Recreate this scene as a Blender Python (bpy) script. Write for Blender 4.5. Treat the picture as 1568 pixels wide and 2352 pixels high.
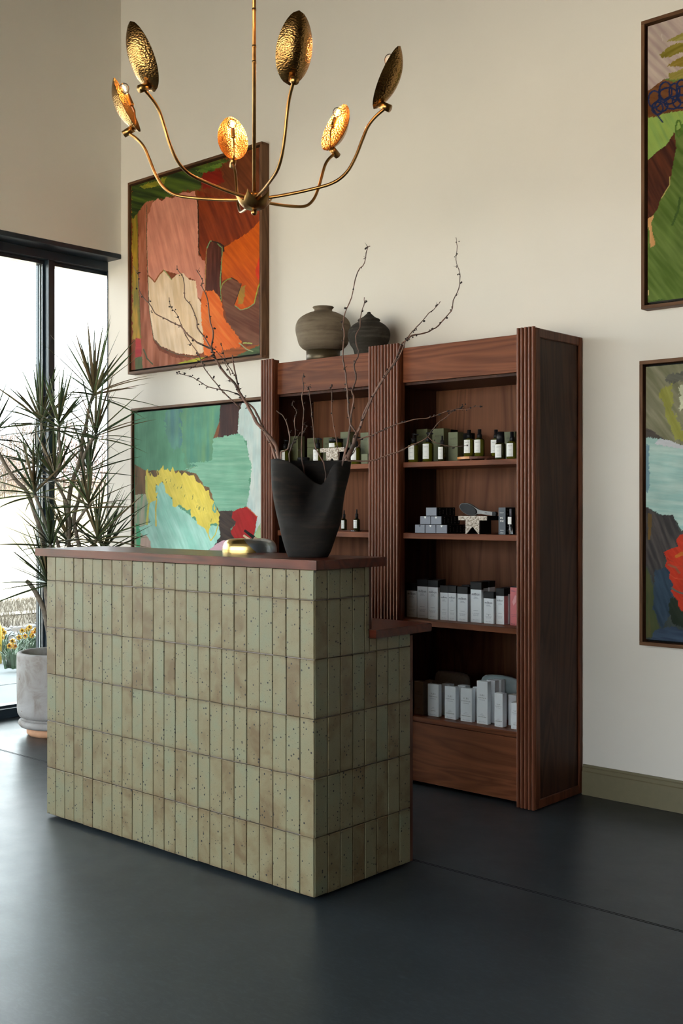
import bpy, math, random
import numpy as np
from mathutils import Vector, Matrix, Euler
random.seed(7); rng = np.random.RandomState(3)
S = bpy.context.scene
COL = S.collection
for o in list(bpy.data.objects): bpy.data.objects.remove(o)

# ------------------------------------------------------------------ camera, sky, sun, exposure
FPX, CXP, Y0, HC = 2573.0, 784.0, 1163.0, 1.25            # focal length in pixels of the 1568x2352 frame, horizon row, eye height
TH = math.pi - math.atan((784 + 2095) / FPX)
DV = Vector((math.cos(TH), math.sin(TH), 0)); RV = Vector((math.sin(TH), -math.cos(TH), 0))
EYE = Vector((0, 0, HC))
cam = bpy.data.cameras.new('camera'); camo = bpy.data.objects.new('camera', cam); COL.objects.link(camo)
cam.sensor_fit = 'VERTICAL'; cam.sensor_height = 36.0; cam.lens = 36.0 * FPX / 2352
cam.shift_y = -(1176 - Y0) / 2352; cam.clip_start = .05; cam.clip_end = 400
camo.location = EYE; camo.rotation_euler = (math.pi / 2, 0, TH - math.pi / 2)
S.camera = camo

W = bpy.data.worlds.new('world'); S.world = W; W.use_nodes = True
bg = W.node_tree.nodes['Background']; bg.inputs['Color'].default_value = (0.93, 0.96, 1.0, 1); bg.inputs['Strength'].default_value = 4.0
sun = bpy.data.lights.new('sun', 'SUN'); sun.energy = 48; sun.angle = .009; sun.color = (1, .92, .80)
suno = bpy.data.objects.new('sun', sun); COL.objects.link(suno)
suno.rotation_euler = Vector((-.70, -.48, -.46)).to_track_quat('-Z', 'Y').to_euler()
S.view_settings.view_transform = 'Standard'; S.view_settings.look = 'None'
S.view_settings.gamma = 1; S.view_settings.use_curve_mapping = False
S.view_settings.exposure = 1.15
S.cycles.max_bounces = 10; S.cycles.diffuse_bounces = 6; S.cycles.glossy_bounces = 4
S.cycles.transmission_bounces = 6; S.cycles.transparent_max_bounces = 12
S.cycles.caustics_reflective = False; S.cycles.caustics_refractive = False
S.cycles.sample_clamp_indirect = 6; S.cycles.use_denoising = True

# ------------------------------------------------------------------ helpers
def ray(x, y): return DV + RV * ((x - CXP) / FPX) + Vector((0, 0, (Y0 - y) / FPX))
def at_z(x, y, z): v = ray(x, y); return EYE + v * ((z - HC) / v.z)          # the point of a level plane seen at a pixel
def at_y(x, y, Y): v = ray(x, y); return EYE + v * (Y / v.y)
def at_x(x, y, X): v = ray(x, y); return EYE + v * (X / v.x)
def at_d(x, y, D): return EYE + ray(x, y) * D

def lin(c):
    c = np.asarray(c, float) / 255.0
    return tuple(np.where(c <= .04045, c / 12.92, ((c + .055) / 1.055) ** 2.4))
def rgb(*c): return (*lin(c), 1)

class NT:
    def __init__(s, name):
        s.m = bpy.data.materials.new(name); s.m.use_nodes = True; s.t = s.m.node_tree; s.n = s.t.nodes; s.l = s.t.links
        s.b = s.n['Principled BSDF']; s.out = s.n['Material Output']
    def add(s, kind, **k):
        n = s.n.new('ShaderNode' + kind)
        for a, v in k.items():
            if a.startswith('i_'): n.inputs[a[2:].replace('_', ' ')].default_value = v
            else: setattr(n, a, v)
        return n
    def link(s, a, b): s.l.new(a, b)
    def coord(s, scale=(1, 1, 1), rnd=0, kind='Object', rot=(0, 0, 0)):
        tc = s.add('TexCoord'); mp = s.add('Mapping'); mp.inputs['Scale'].default_value = scale; mp.inputs['Rotation'].default_value = rot
        src = tc.outputs[kind]
        if rnd:
            oi = s.add('ObjectInfo'); mu = s.add('Math', operation='MULTIPLY'); mu.inputs[1].default_value = rnd
            s.link(oi.outputs['Random'], mu.inputs[0])
            ad = s.add('VectorMath', operation='ADD'); s.link(src, ad.inputs[0]); s.link(mu.outputs[0], ad.inputs[1]); src = ad.outputs[0]
        s.link(src, mp.inputs['Vector']); return mp.outputs['Vector']
    def noise(s, vec, scale, detail=4, rough=.5, dist=0):
        n = s.add('TexNoise'); n.inputs['Scale'].default_value = scale; n.inputs['Detail'].default_value = detail
        n.inputs['Roughness'].default_value = rough; n.inputs['Distortion'].default_value = dist
        s.link(vec, n.inputs['Vector']); return n.outputs['Fac']
    def ramp(s, fac, stops):
        r = s.add('ValToRGB'); e = r.color_ramp.elements
        while len(e) < len(stops): e.new(.5)
        for i, (p, c) in enumerate(stops): e[i].position = p; e[i].color = c if len(c) == 4 else (*c, 1)
        s.link(fac, r.inputs['Fac']); return r.outputs['Color']
    def mix(s, fac, a, b, mode='MIX'):
        m = s.add('MixRGB', blend_type=mode)
        for v, i in ((fac, 0), (a, 1), (b, 2)):
            if hasattr(v, 'is_linked') or isinstance(v, bpy.types.NodeSocket): s.link(v, m.inputs[i])
            else: m.inputs[i].default_value = v
        return m.outputs[0]
    def bump(s, h, strength=.3, dist=.002):
        b = s.add('Bump'); b.inputs['Strength'].default_value = strength; b.inputs['Distance'].default_value = dist
        s.link(h, b.inputs['Height']); s.link(b.outputs[0], s.b.inputs['Normal'])
    def base(s, c): 
        if isinstance(c, bpy.types.NodeSocket): s.link(c, s.b.inputs['Base Color'])
        else: s.b.inputs['Base Color'].default_value = c
    def set(s, **k):
        for a, v in k.items():
            i = s.b.inputs[a.replace('_', ' ')]
            if isinstance(v, bpy.types.NodeSocket): s.link(v, i)
            else: i.default_value = v

def plain(name, c, rough=.5, metal=0, var=.12, sc=30, bump=0, spec=.5):
    t = NT(name); v = t.coord(rnd=9); n = t.noise(v, sc, 3)
    c = tuple(c[:3]); lo = tuple(x * (1 - var) for x in c); hi = tuple(min(1, x * (1 + var)) for x in c)
    t.base(t.ramp(n, [(.3, (*lo, 1)), (.7, (*hi, 1))])); t.set(Roughness=rough, Metallic=metal); t.b.inputs['Specular IOR Level'].default_value = spec
    if bump: t.bump(n, bump, .002)
    return t.m

def wood(name, dark, light, axis='z', rough=.42, fig=1.0, spec=.16):
    """walnut: long stretched figure, fine pores along the grain"""
    t = NT(name)
    a = {'x': (1, 9, 9), 'y': (9, 1, 9), 'z': (9, 9, 1)}[axis]
    v = t.coord(a, rnd=13)
    n1 = t.noise(v, .55 * fig, 3, .55, .8)
    w = t.add('Math', operation='MULTIPLY'); w.inputs[1].default_value = 22; t.link(n1, w.inputs[0])
    fr = t.add('Math', operation='PINGPONG'); fr.inputs[1].default_value = 1; t.link(w.outputs[0], fr.inputs[0])
    p = t.coord({'x': (3, 160, 160), 'y': (160, 3, 160), 'z': (160, 160, 3)}[axis], rnd=5)
    n2 = t.noise(p, 1.0, 3, .6)
    n3 = t.noise(t.coord((1, 1, 1), rnd=3), 3, 2)
    f1 = t.mix(.45, fr.outputs[0], n2); f2 = t.mix(.35, f1, n3)
    t.base(t.ramp(f2, [(.22, dark), (.75, light)]))
    t.set(Roughness=rough); t.b.inputs['Specular IOR Level'].default_value = spec
    t.bump(n2, .12, .0008)
    return t.m

class G:
    """collects vertices and faces for one mesh"""
    def __init__(s): s.v = []; s.f = []
    def box(s, x0, x1, y0, y1, z0, z1, c=0.0):
        """box with chamfered edges when c > 0"""
        x0, x1 = min(x0, x1), max(x0, x1); y0, y1 = min(y0, y1), max(y0, y1); z0, z1 = min(z0, z1), max(z0, z1)
        if c <= 0:
            b = len(s.v)
            s.v += [(x, y, z) for z in (z0, z1) for y in (y0, y1) for x in (x0, x1)]
            s.f += [tuple(b + i for i in q) for q in ((0, 2, 3, 1), (4, 5, 7, 6), (0, 1, 5, 4), (2, 6, 7, 3), (0, 4, 6, 2), (1, 3, 7, 5))]
            return s
        c = min(c, (x1 - x0) * .49, (y1 - y0) * .49, (z1 - z0) * .49)
        bm = bmesh_box(x0, x1, y0, y1, z0, z1, c)
        b = len(s.v); s.v += [tuple(v.co) for v in bm.verts]; bm.verts.index_update()
        s.f += [tuple(b + v.index for v in f.verts) for f in bm.faces]; bm.free(); return s
    def tube(s, pts, rad, n=8, cap=True):
        pts = [Vector(p) for p in pts]; m = len(pts)
        if not hasattr(rad, '__len__'): rad = [rad] * m
        t0 = (pts[1] - pts[0]).normalized(); up = Vector((0, 0, 1)) if abs(t0.z) < .9 else Vector((1, 0, 0))
        a = t0.cross(up).normalized(); b0 = len(s.v)
        for i, p in enumerate(pts):
            t = (pts[min(i + 1, m - 1)] - pts[max(i - 1, 0)]).normalized()
            a = (a - t * a.dot(t)); a = a.normalized() if a.length > 1e-6 else t.orthogonal().normalized()
            b = t.cross(a)
            for k in range(n):
                an = 2 * math.pi * k / n; s.v.append(tuple(p + (a * math.cos(an) + b * math.sin(an)) * rad[i]))
        for i in range(m - 1):
            for k in range(n):
                k2 = (k + 1) % n; q = b0 + i * n
                s.f.append((q + k, q + k2, q + n + k2, q + n + k))
        if cap: s.f.append(tuple(b0 + k for k in range(n))[::-1]); s.f.append(tuple(b0 + (m - 1) * n + k for k in range(n)))
        return s
    def lathe(s, prof, c=(0, 0, 0), n=32, a0=0, a1=2 * math.pi):
        full = abs(a1 - a0 - 2 * math.pi) < 1e-6; k = n if full else n + 1; b = len(s.v)
        for r, z in prof:
            for i in range(k):
                an = a0 + (a1 - a0) * i / n; s.v.append((c[0] + r * math.cos(an), c[1] + r * math.sin(an), c[2] + z))
        for j in range(len(prof) - 1):
            for i in range(n):
                i2 = (i + 1) % k; q = b + j * k
                s.f.append((q + i, q + i2, q + k + i2, q + k + i))
        return s
    def sphere(s, c, r, n=8, sq=(1, 1, 1)):
        m = max(4, n // 2 + 1); b = len(s.v)
        for j in range(m + 1):
            ph = math.pi * j / m
            for i in range(n):
                an = 2 * math.pi * i / n
                s.v.append((c[0] + r * sq[0] * math.sin(ph) * math.cos(an), c[1] + r * sq[1] * math.sin(ph) * math.sin(an), c[2] - r * sq[2] * math.cos(ph)))
        for j in range(m):
            for i in range(n):
                i2 = (i + 1) % n; q = b + j * n; s.f.append((q + i, q + i2, q + n + i2, q + n + i))
        return s
    def prism(s, poly, o, ux, uy, un):
        """extrude a 2-D outline: o + ux*x + uy*y, thickness along un"""
        o, ux, uy, un = map(Vector, (o, ux, uy, un)); b = len(s.v); k = len(poly)
        s.v += [tuple(o + ux * x + uy * y) for x, y in poly] + [tuple(o + ux * x + uy * y + un) for x, y in poly]
        s.f.append(tuple(range(b, b + k))[::-1]); s.f.append(tuple(range(b + k, b + 2 * k)))
        for i in range(k): j = (i + 1) % k; s.f.append((b + i, b + j, b + k + j, b + k + i))
        return s
    def grid(s, fn, nu, nv, closed=False):
        b = len(s.v); k = nu if closed else nu + 1
        for j in range(nv + 1):
            for i in range(k): s.v.append(tuple(fn(i / nu, j / nv)))
        for j in range(nv):
            for i in range(nu):
                i2 = (i + 1) % k; q = b + j * k; s.f.append((q + i, q + i2, q + k + i2, q + k + i))
        return s
import bmesh
def bmesh_box(x0, x1, y0, y1, z0, z1, c):
    bm = bmesh.new(); bmesh.ops.create_cube(bm, size=1)
    for v in bm.verts:
        v.co = Vector(((x0 + x1) / 2 + v.co.x * (x1 - x0), (y0 + y1) / 2 + v.co.y * (y1 - y0), (z0 + z1) / 2 + v.co.z * (z1 - z0)))
    bmesh.ops.bevel(bm, geom=list(bm.edges), offset=c, segments=1, affect='EDGES', profile=.5)
    return bm

def wloc(o):
    p = Vector((0, 0, 0))
    while o: p += o.location; o = o.parent
    return p
def mesh_of(name, g, mat, off=(0, 0, 0), smooth=False, fix=True):
    me = bpy.data.meshes.new(name)
    me.from_pydata([(x - off[0], y - off[1], z - off[2]) for x, y, z in g.v], [], g.f); me.update()
    if fix:
        bm = bmesh.new(); bm.from_mesh(me); bmesh.ops.remove_doubles(bm, verts=bm.verts, dist=1e-6)
        bmesh.ops.recalc_face_normals(bm, faces=bm.faces); bm.to_mesh(me); bm.free()
    if smooth: me.polygons.foreach_set('use_smooth', [True] * len(me.polygons))
    if mat: me.materials.append(mat)
    return me
def obj(name, g, mat, parent=None, smooth=False, label=None, fix=True, at=None):
    """one mesh object; its vertices are given in world coordinates"""
    w = wloc(parent) if parent else Vector(at or (0, 0, 0))
    if parent and at: w = Vector(at)
    o = bpy.data.objects.new(name, mesh_of(name, g, mat, w, smooth, fix)); COL.objects.link(o)
    if parent: o.parent = parent; o.location = w - wloc(parent)
    else: o.location = w
    if label: o['label'] = label
    return o
def thing(name, label, cat, loc=(0, 0, 0), group=None):
    o = bpy.data.objects.new(name, None); COL.objects.link(o); o.location = loc; o.empty_display_size = .1
    o['label'] = label; o['category'] = cat
    if group: o['group'] = group
    return o
def tag(o, label, cat, group=None):
    o['label'] = label; o['category'] = cat
    if group: o['group'] = group
    return o
def struct(name, g, m, parent=None, smooth=False, label=None):
    o = obj(name, g, m, parent, smooth)
    if not parent: o['kind'] = 'structure'
    if label: o['label'] = label
    return o
def inst(name, me, parent, loc, rot=None, scale=None):
    o = bpy.data.objects.new(name, me); COL.objects.link(o); o.parent = parent
    o.location = Vector(loc) - wloc(parent)
    if rot is not None: o.rotation_euler = rot
    if scale is not None: o.scale = scale
    return o
_tc = {}
def text_mesh(body, mat, spacing=1.0):
    k = (body, mat.name, spacing)
    if k in _tc: return _tc[k]
    cu = bpy.data.curves.new('lettering', 'FONT'); cu.body = body; cu.size = 1; cu.resolution_u = 2
    cu.align_x = 'CENTER'; cu.align_y = 'CENTER'; cu.space_character = spacing
    o = bpy.data.objects.new('tmp', cu); COL.objects.link(o)
    me = bpy.data.meshes.new_from_object(o.evaluated_get(bpy.context.evaluated_depsgraph_get()))
    bpy.data.objects.remove(o); bpy.data.curves.remove(cu)
    me.materials.clear(); me.materials.append(mat); me.name = 'lettering'
    co = np.empty(len(me.vertices) * 3); me.vertices.foreach_get('co', co); co = co.reshape(-1, 3)
    w = co[:, 0].max() - co[:, 0].min(); c = (co.max(0) + co.min(0)) / 2; co -= c; co /= w      # width 1
    me.vertices.foreach_set('co', co.ravel()); me.update()
    _tc[k] = me; return me
def put_text(body, parent, c, width, mat, face='-y', spacing=1.0, name='lettering', roll=0, sy=1.0):
    """flat printed lettering lying on a face of its box or label"""
    me = text_mesh(body, mat, spacing)
    rot = {'-y': Euler((math.pi / 2, 0, 0)), '+x': Euler((math.pi / 2, 0, math.pi / 2)), '+z': Euler((0, 0, 0))}[face].to_matrix()
    if roll: rot = rot @ Matrix.Rotation(roll, 3, 'Z')
    return inst(name, me, parent, c, rot.to_euler(), (width, width * sy, width))

_bc = {}
def bent_text(body, parent, c, r, an, z, width, mat):
    """printed lettering wrapped round an upright cylinder of radius r centred on c"""
    k = (body, mat.name, round(r, 4), round(width, 4))
    if k not in _bc:
        src = text_mesh(body, mat); me = src.copy(); me.name = 'lettering'
        co = np.empty(len(me.vertices) * 3); me.vertices.foreach_get('co', co); co = co.reshape(-1, 3) * width
        t = co[:, 0] / r; out = np.stack([r * np.sin(t), -r * np.cos(t), co[:, 1]], -1); me.vertices.foreach_set('co', out.ravel()); me.update(); _bc[k] = me
    return inst('lettering', _bc[k], parent, (c[0], c[1], z), (0, 0, an + math.pi / 2))

# ------------------------------------------------------------------ materials
M = {}
M['wall'] = (lambda t: (t.base(t.ramp(t.noise(t.coord(), 2.5, 2), [(.3, (.78, .735, .665, 1)), (.7, (.80, .755, .685, 1))])), t.set(Roughness=.75), t.bump(t.noise(t.coord(), 260, 2), .05, .001), t.m)[-1])(NT('painted_plaster'))
M['ceiling'] = plain('ceiling_paint', (.10, .10, .095), .85, var=.03)  # unseen ceiling made dark to cut bounced light on the upper walls
M['rightwall'] = plain('low_bounce_paint', (.10, .09, .07), .8, var=.05)  # unseen wall made dark to keep bounced light off the side faces
M['base'] = plain('olive_paint', (.175, .150, .085), .5, var=.05)
M['frame'] = plain('dark_blue_metal', (.012, .022, .034), .32, var=.1, spec=.5)
M['gasket'] = plain('gasket_gap_glint', (.55, .62, .60), .5)  # pale colour paints the bright reflection in the glazing gap
M['wal_x'] = wood('walnut_across', (.088, .026, .011, 1), (.215, .070, .031, 1), 'x', fig=1)
M['wal_z'] = wood('walnut_upright', (.070, .021, .010, 1), (.165, .054, .026, 1), 'z', .38)
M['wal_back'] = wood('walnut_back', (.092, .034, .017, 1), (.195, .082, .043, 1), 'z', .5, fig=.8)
M['wal_shade'] = wood('walnut_shaded', (.030, .012, .008, 1), (.075, .032, .020, 1), 'z', .45)  # walnut darkened in colour for the shade on ends, soffit and inner sides
M['flute'] = wood('walnut_flute', (.125, .037, .018, 1), (.20, .064, .032, 1), 'z', .36, spec=.3)
M['slab'] = wood('walnut_slab', (.042, .009, .005, 1), (.125, .028, .014, 1), 'x', .30, fig=.8, spec=.22)
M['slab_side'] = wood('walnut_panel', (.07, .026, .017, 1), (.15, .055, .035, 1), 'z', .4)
M['oak'] = wood('frame_oak', (.075, .034, .016, 1), (.19, .095, .048, 1), 'z', .5)
M['oak_x'] = wood('frame_oak_across', (.075, .034, .016, 1), (.19, .095, .048, 1), 'x', .5)
M['grout'] = plain('grout', (.27, .235, .225), .9, var=.1, sc=60)
M['black'] = plain('black_plastic', (.010, .010, .012), .42, var=.1, spec=.2)
M['blackmat'] = plain('black_card', (.008, .008, .009), .65, var=.1, spec=.1)
M['white'] = plain('white_card', (.80, .84, .88), .55, var=.02)
M['label'] = plain('paper_label', (.74, .74, .71), .7, var=.02)
M['shadebox'] = plain('shaded_white_card', (.30, .24, .19), .6, var=.04)  # white card browned in its colour for the shade at the shelf end
M['olive'] = plain('olive_card', (.115, .125, .062), .6, var=.06)
M['pink'] = plain('coral_card', (.62, .16, .17), .5, var=.03)
M['pinkpale'] = plain('pale_pink_print', (.72, .33, .34), .5, var=.03)
M['ink'] = plain('navy_ink', (.035, .05, .10), .6, var=.02)
M['inkgrey'] = plain('grey_ink', (.26, .29, .36), .6, var=.02)
M['inkblack'] = plain('black_ink', (.012, .013, .016), .6, var=.02)
M['inkwhite'] = plain('white_ink', (.78, .78, .76), .6, var=.02)
M['inkpale'] = plain('pale_ink', (.26, .26, .24), .6, var=.02)
M['inkolive'] = plain('olive_ink', (.05, .055, .03), .6, var=.02)
M['greycard'] = plain('slate_card', (.175, .185, .225), .55, var=.04)
M['slate'] = plain('dark_slate_card', (.055, .067, .085), .5, var=.04)
M['bag_dark'] = plain('grey_pouch_leather', (.20, .20, .205), .45, var=.12, bump=.2, sc=90)
M['bag_light'] = plain('pale_blue_pouch', (.33, .42, .45), .4, var=.06)
M['steel'] = plain('polished_steel', (.42, .47, .53), .30, 1, var=.06)
M['silver'] = plain('silver', (.6, .6, .62), .2, 1)
M['gold'] = plain('polished_gold', (.62, .43, .15), .24, 1, var=.08)
M['bronze'] = plain('polished_bronze', (.50, .39, .28), .28, 1, var=.08)
M['palo'] = plain('pale_palo_wood', (.62, .43, .29), .7, var=.15)
M['char'] = plain('charred_wood', (.008, .008, .009), .8, var=.3, bump=.6)
M['soil'] = plain('potting_soil', (.045, .030, .020), .9, var=.4, bump=.5)
M['terra'] = plain('terracotta', (.62, .33, .19), .75, var=.06)
M['amberwood'] = plain('amber_wood', (.50, .20, .05), .3, var=.15)
M['yellowpost'] = plain('yellow_paint', (.75, .52, .03), .4)
def glassy(name, c, tr=.5, rough=.08):
    t = NT(name); t.base((*c, 1)); t.set(Roughness=rough, IOR=1.45); t.b.inputs['Transmission Weight'].default_value = tr; return t.m
M['bottle'] = glassy('olive_glass', (.11, .11, .010), .35)
M['darkbottle'] = glassy('dark_olive_glass', (.035, .035, .008), .3)
M['clear'] = glassy('clear_glass', (.9, .92, .95), .96, .02)

def mk_pane():
    t = NT('window_glass'); tr = t.add('BsdfTransparent'); gl = t.add('BsdfGlossy'); gl.inputs['Roughness'].default_value = .02
    tr.inputs['Color'].default_value = (.95, .975, .97, 1)
    f = t.add('Fresnel'); f.inputs['IOR'].default_value = 1.35; mx = t.add('MixShader')
    t.link(f.outputs[0], mx.inputs[0]); t.link(tr.outputs[0], mx.inputs[1]); t.link(gl.outputs[0], mx.inputs[2]); t.link(mx.outputs[0], t.out.inputs['Surface'])
    return t.m
M['pane'] = mk_pane()
def mk_globe():
    t = NT('bulb_glass'); tr = t.add('BsdfTransparent'); gl = t.add('BsdfGlossy'); gl.inputs['Roughness'].default_value = .03
    f = t.add('Fresnel'); f.inputs['IOR'].default_value = 1.18; mx = t.add('MixShader')
    t.link(f.outputs[0], mx.inputs[0]); t.link(tr.outputs[0], mx.inputs[1]); t.link(gl.outputs[0], mx.inputs[2]); t.link(mx.outputs[0], t.out.inputs['Surface'])
    return t.m
M['globe'] = mk_globe()
def mk_fil():
    t = NT('glowing_filament'); t.base((1, .7, .3, 1)); t.b.inputs['Emission Color'].default_value = (1, .50, .16, 1); t.b.inputs['Emission Strength'].default_value = 26; return t.m
M['filament'] = mk_fil()
def mk_brass(name, ham):
    t = NT(name)
    n = t.noise(t.coord(rnd=5), 14, 4)
    t.base(t.ramp(n, [(.3, (.26, .130, .040, 1)), (.72, (.50, .285, .100, 1))])); t.set(Metallic=1.0, Roughness=.30 if not ham else .27)
    if ham:
        vo = t.add('TexVoronoi'); vo.inputs['Scale'].default_value = 1.0; t.link(t.coord((150, 150, 240)), vo.inputs['Vector'])
        t.bump(vo.outputs['Distance'], .5, .0022)
    return t.m
M['brass'] = mk_brass('aged_brass', False); M['hammered'] = mk_brass('hammered_brass', True)

def mk_tile():
    t = NT('glazed_speckled_tile')
    v = t.coord(rnd=37)
    big = t.noise(v, 9, 3, .6, .4)
    oi = t.add('ObjectInfo')
    rw = t.add('Math', operation='MULTIPLY_ADD'); rw.inputs[1].default_value = .34; rw.inputs[2].default_value = -.17; t.link(oi.outputs['Random'], rw.inputs[0])
    ad = t.add('Math', operation='ADD'); t.link(big, ad.inputs[0]); t.link(rw.outputs[0], ad.inputs[1])
    col = t.ramp(ad.outputs[0], [(.22, (.125, .086, .042, 1)), (.38, (.165, .132, .071, 1)), (.52, (.188, .163, .094, 1)), (.80, (.170, .176, .112, 1))])
    # browned rims of the glaze at the two short ends of a tile
    tc = t.add('TexCoord'); sp = t.add('SeparateXYZ'); t.link(tc.outputs['Generated'], sp.inputs[0])
    pp = t.add('Math', operation='SUBTRACT'); pp.inputs[1].default_value = .5; t.link(sp.outputs['Z'], pp.inputs[0])
    ab = t.add('Math', operation='ABSOLUTE'); t.link(pp.outputs[0], ab.inputs[0])
    nz = t.noise(v, 22, 2); em = t.add('Math', operation='MULTIPLY_ADD'); em.inputs[1].default_value = .16; t.link(nz, em.inputs[0]); t.link(ab.outputs[0], em.inputs[2])
    ef = t.ramp(em.outputs[0], [(.50, (0, 0, 0, 1)), (.60, (.55, .55, .55, 1))])
    col = t.mix(ef, col, (.11, .066, .028, 1))
    vo = t.add('TexVoronoi'); vo.inputs['Scale'].default_value = 95; t.link(v, vo.inputs['Vector'])
    sep = t.add('SeparateColor'); t.link(vo.outputs['Color'], sep.inputs[0])
    rad = t.add('Math', operation='MULTIPLY'); rad.inputs[1].default_value = .34; 
    pw = t.add('Math', operation='POWER'); pw.inputs[1].default_value = 3.2; t.link(sep.outputs[0], pw.inputs[0]); t.link(pw.outputs[0], rad.inputs[0])
    lt = t.add('Math', operation='LESS_THAN'); t.link(vo.outputs['Distance'], lt.inputs[0]); t.link(rad.outputs[0], lt.inputs[1])
    vo2 = t.add('TexVoronoi'); vo2.inputs['Scale'].default_value = 330; t.link(v, vo2.inputs['Vector'])
    lt2 = t.add('Math', operation='LESS_THAN'); lt2.inputs[1].default_value = .22; t.link(vo2.outputs['Distance'], lt2.inputs[0])
    col = t.mix(t.mix(.5, (0, 0, 0, 1), lt2.outputs[0]), col, (.06, .045, .025, 1))
    col = t.mix(lt.outputs[0], col, (.014, .014, .014, 1))
    t.base(col); t.set(Roughness=.45); t.b.inputs['Specular IOR Level'].default_value = .3
    t.bump(t.mix(.3, big, lt.outputs[0]), .18, .002)
    return t.m
M['tile'] = mk_tile()

def mk_floor():
    t = NT('polished_concrete')
    v = t.coord()
    n1 = t.noise(v, 1.3, 5, .6, .5); n2 = t.noise(t.coord((1, 2.2, 1), rot=(0, 0, .7)), 34, 5, .7, .8); n3 = t.noise(v, 8, 4, .6)
    c = t.ramp(n1, [(.3, (.018, .023, .027, 1)), (.7, (.032, .040, .047, 1))])
    c = t.mix(t.ramp(n2, [(.46, (0, 0, 0, 1)), (.74, (.42, .42, .42, 1))]), c, (.080, .095, .110, 1))
    vo = t.add('TexVoronoi'); vo.inputs['Scale'].default_value = 7; t.link(v, vo.inputs['Vector'])
    lt = t.add('Math', operation='LESS_THAN'); lt.inputs[1].default_value = .018; t.link(vo.outputs['Distance'], lt.inputs[0])
    c = t.mix(lt.outputs[0], c, (.012, .012, .012, 1))
    t.base(c)
    r = t.ramp(t.mix(.5, n2, n3), [(.3, (.27, .27, .27, 1)), (.7, (.40, .40, .40, 1))])
    t.set(Roughness=r); t.b.inputs['Specular IOR Level'].default_value = .27
    t.bump(n2, .05, .001)
    return t.m
M['floor'] = mk_floor()
def mk_plantpot():
    t = NT('weathered_clay')
    v = t.coord(); n = t.noise(v, 9, 6, .65, .6); n2 = t.noise(v, 40, 3)
    c = t.ramp(n, [(.30, (.24, .20, .175, 1)), (.45, (.36, .335, .32, 1)), (.62, (.42, .405, .40, 1)), (.8, (.47, .455, .45, 1))])
    vo = t.add('TexVoronoi'); vo.inputs['Scale'].default_value = 16; t.link(v, vo.inputs['Vector'])
    lt = t.add('Math', operation='LESS_THAN'); lt.inputs[1].default_value = .07; t.link(vo.outputs['Distance'], lt.inputs[0])
    c = t.mix(lt.outputs[0], c, (.19, .10, .06, 1)); t.base(c); t.set(Roughness=.85); t.bump(n2, .25, .003); return t.m
M['pot'] = mk_plantpot()
def mk_jar(name, c0, c1, c2):
    t = NT(name); v = t.coord((1, 1, 3)); n = t.noise(v, 9, 5, .65, .5); st = t.noise(t.coord((1, 1, 28)), 3, 4)
    t.base(t.ramp(t.mix(.4, n, st), [(.3, c0), (.5, c1), (.72, c2)])); t.set(Roughness=.8); t.b.inputs['Specular IOR Level'].default_value = .2; t.bump(t.mix(.5, st, n), .35, .004); return t.m
M['jar_tan'] = mk_jar('tan_clay', (.10, .075, .050, 1), (.185, .145, .102, 1), (.25, .20, .145, 1))
M['jar_dark'] = mk_jar('smoked_clay', (.018, .015, .012, 1), (.032, .027, .021, 1), (.10, .085, .07, 1))
M['vase'] = mk_jar('black_clay', (.008, .008, .008, 1), (.013, .011, .010, 1), (.038, .025, .019, 1))
def mk_branch():
    t = NT('bark'); n = t.noise(t.coord((1, 1, 1), rnd=3), 16, 4, .6); n2 = t.noise(t.coord(rnd=2), 240, 2)
    t.base(t.ramp(n, [(.34, (.045, .027, .020, 1)), (.66, (.215, .105, .070, 1))])); t.set(Roughness=.6); t.bump(n2, .4, .001); return t.m
M['bark'] = mk_branch(); M['bud'] = plain('dark_bud', (.022, .012, .010), .7)
M['plantstem'] = plain('grey_brown_stem', (.19, .155, .12), .8, var=.35, sc=60, bump=.5)
def mk_leaf():
    t = NT('dracaena_leaf'); tc = t.add('TexCoord'); sp = t.add('SeparateXYZ'); t.link(tc.outputs['Object'], sp.inputs[0])
    ab = t.add('Math', operation='ABSOLUTE'); t.link(sp.outputs['Y'], ab.inputs[0])
    oi = t.add('ObjectInfo'); g = t.ramp(oi.outputs['Random'], [(.1, (.040, .080, .032, 1)), (.6, (.095, .150, .058, 1)), (.9, (.18, .14, .07, 1))])
    c = t.mix(t.ramp(ab.outputs[0], [(.0055, (0, 0, 0, 1)), (.0075, (1, 1, 1, 1))]), g, (.30, .11, .065, 1))
    t.base(c); t.set(Roughness=.38); return t.m
M['leaf'] = mk_leaf()
def mk_stone():
    t = NT('speckled_stone'); v = t.coord(rnd=4); vo = t.add('TexVoronoi'); vo.inputs['Scale'].default_value = 150; t.link(v, vo.inputs['Vector'])
    n = t.noise(v, 120, 3, .7); t.base(t.ramp(n, [(.36, (.10, .07, .045, 1)), (.5, (.40, .32, .24, 1)), (.62, (.62, .56, .50, 1))])); t.set(Roughness=.35); t.bump(n, .3, .001); return t.m
M['stone'] = mk_stone()
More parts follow.
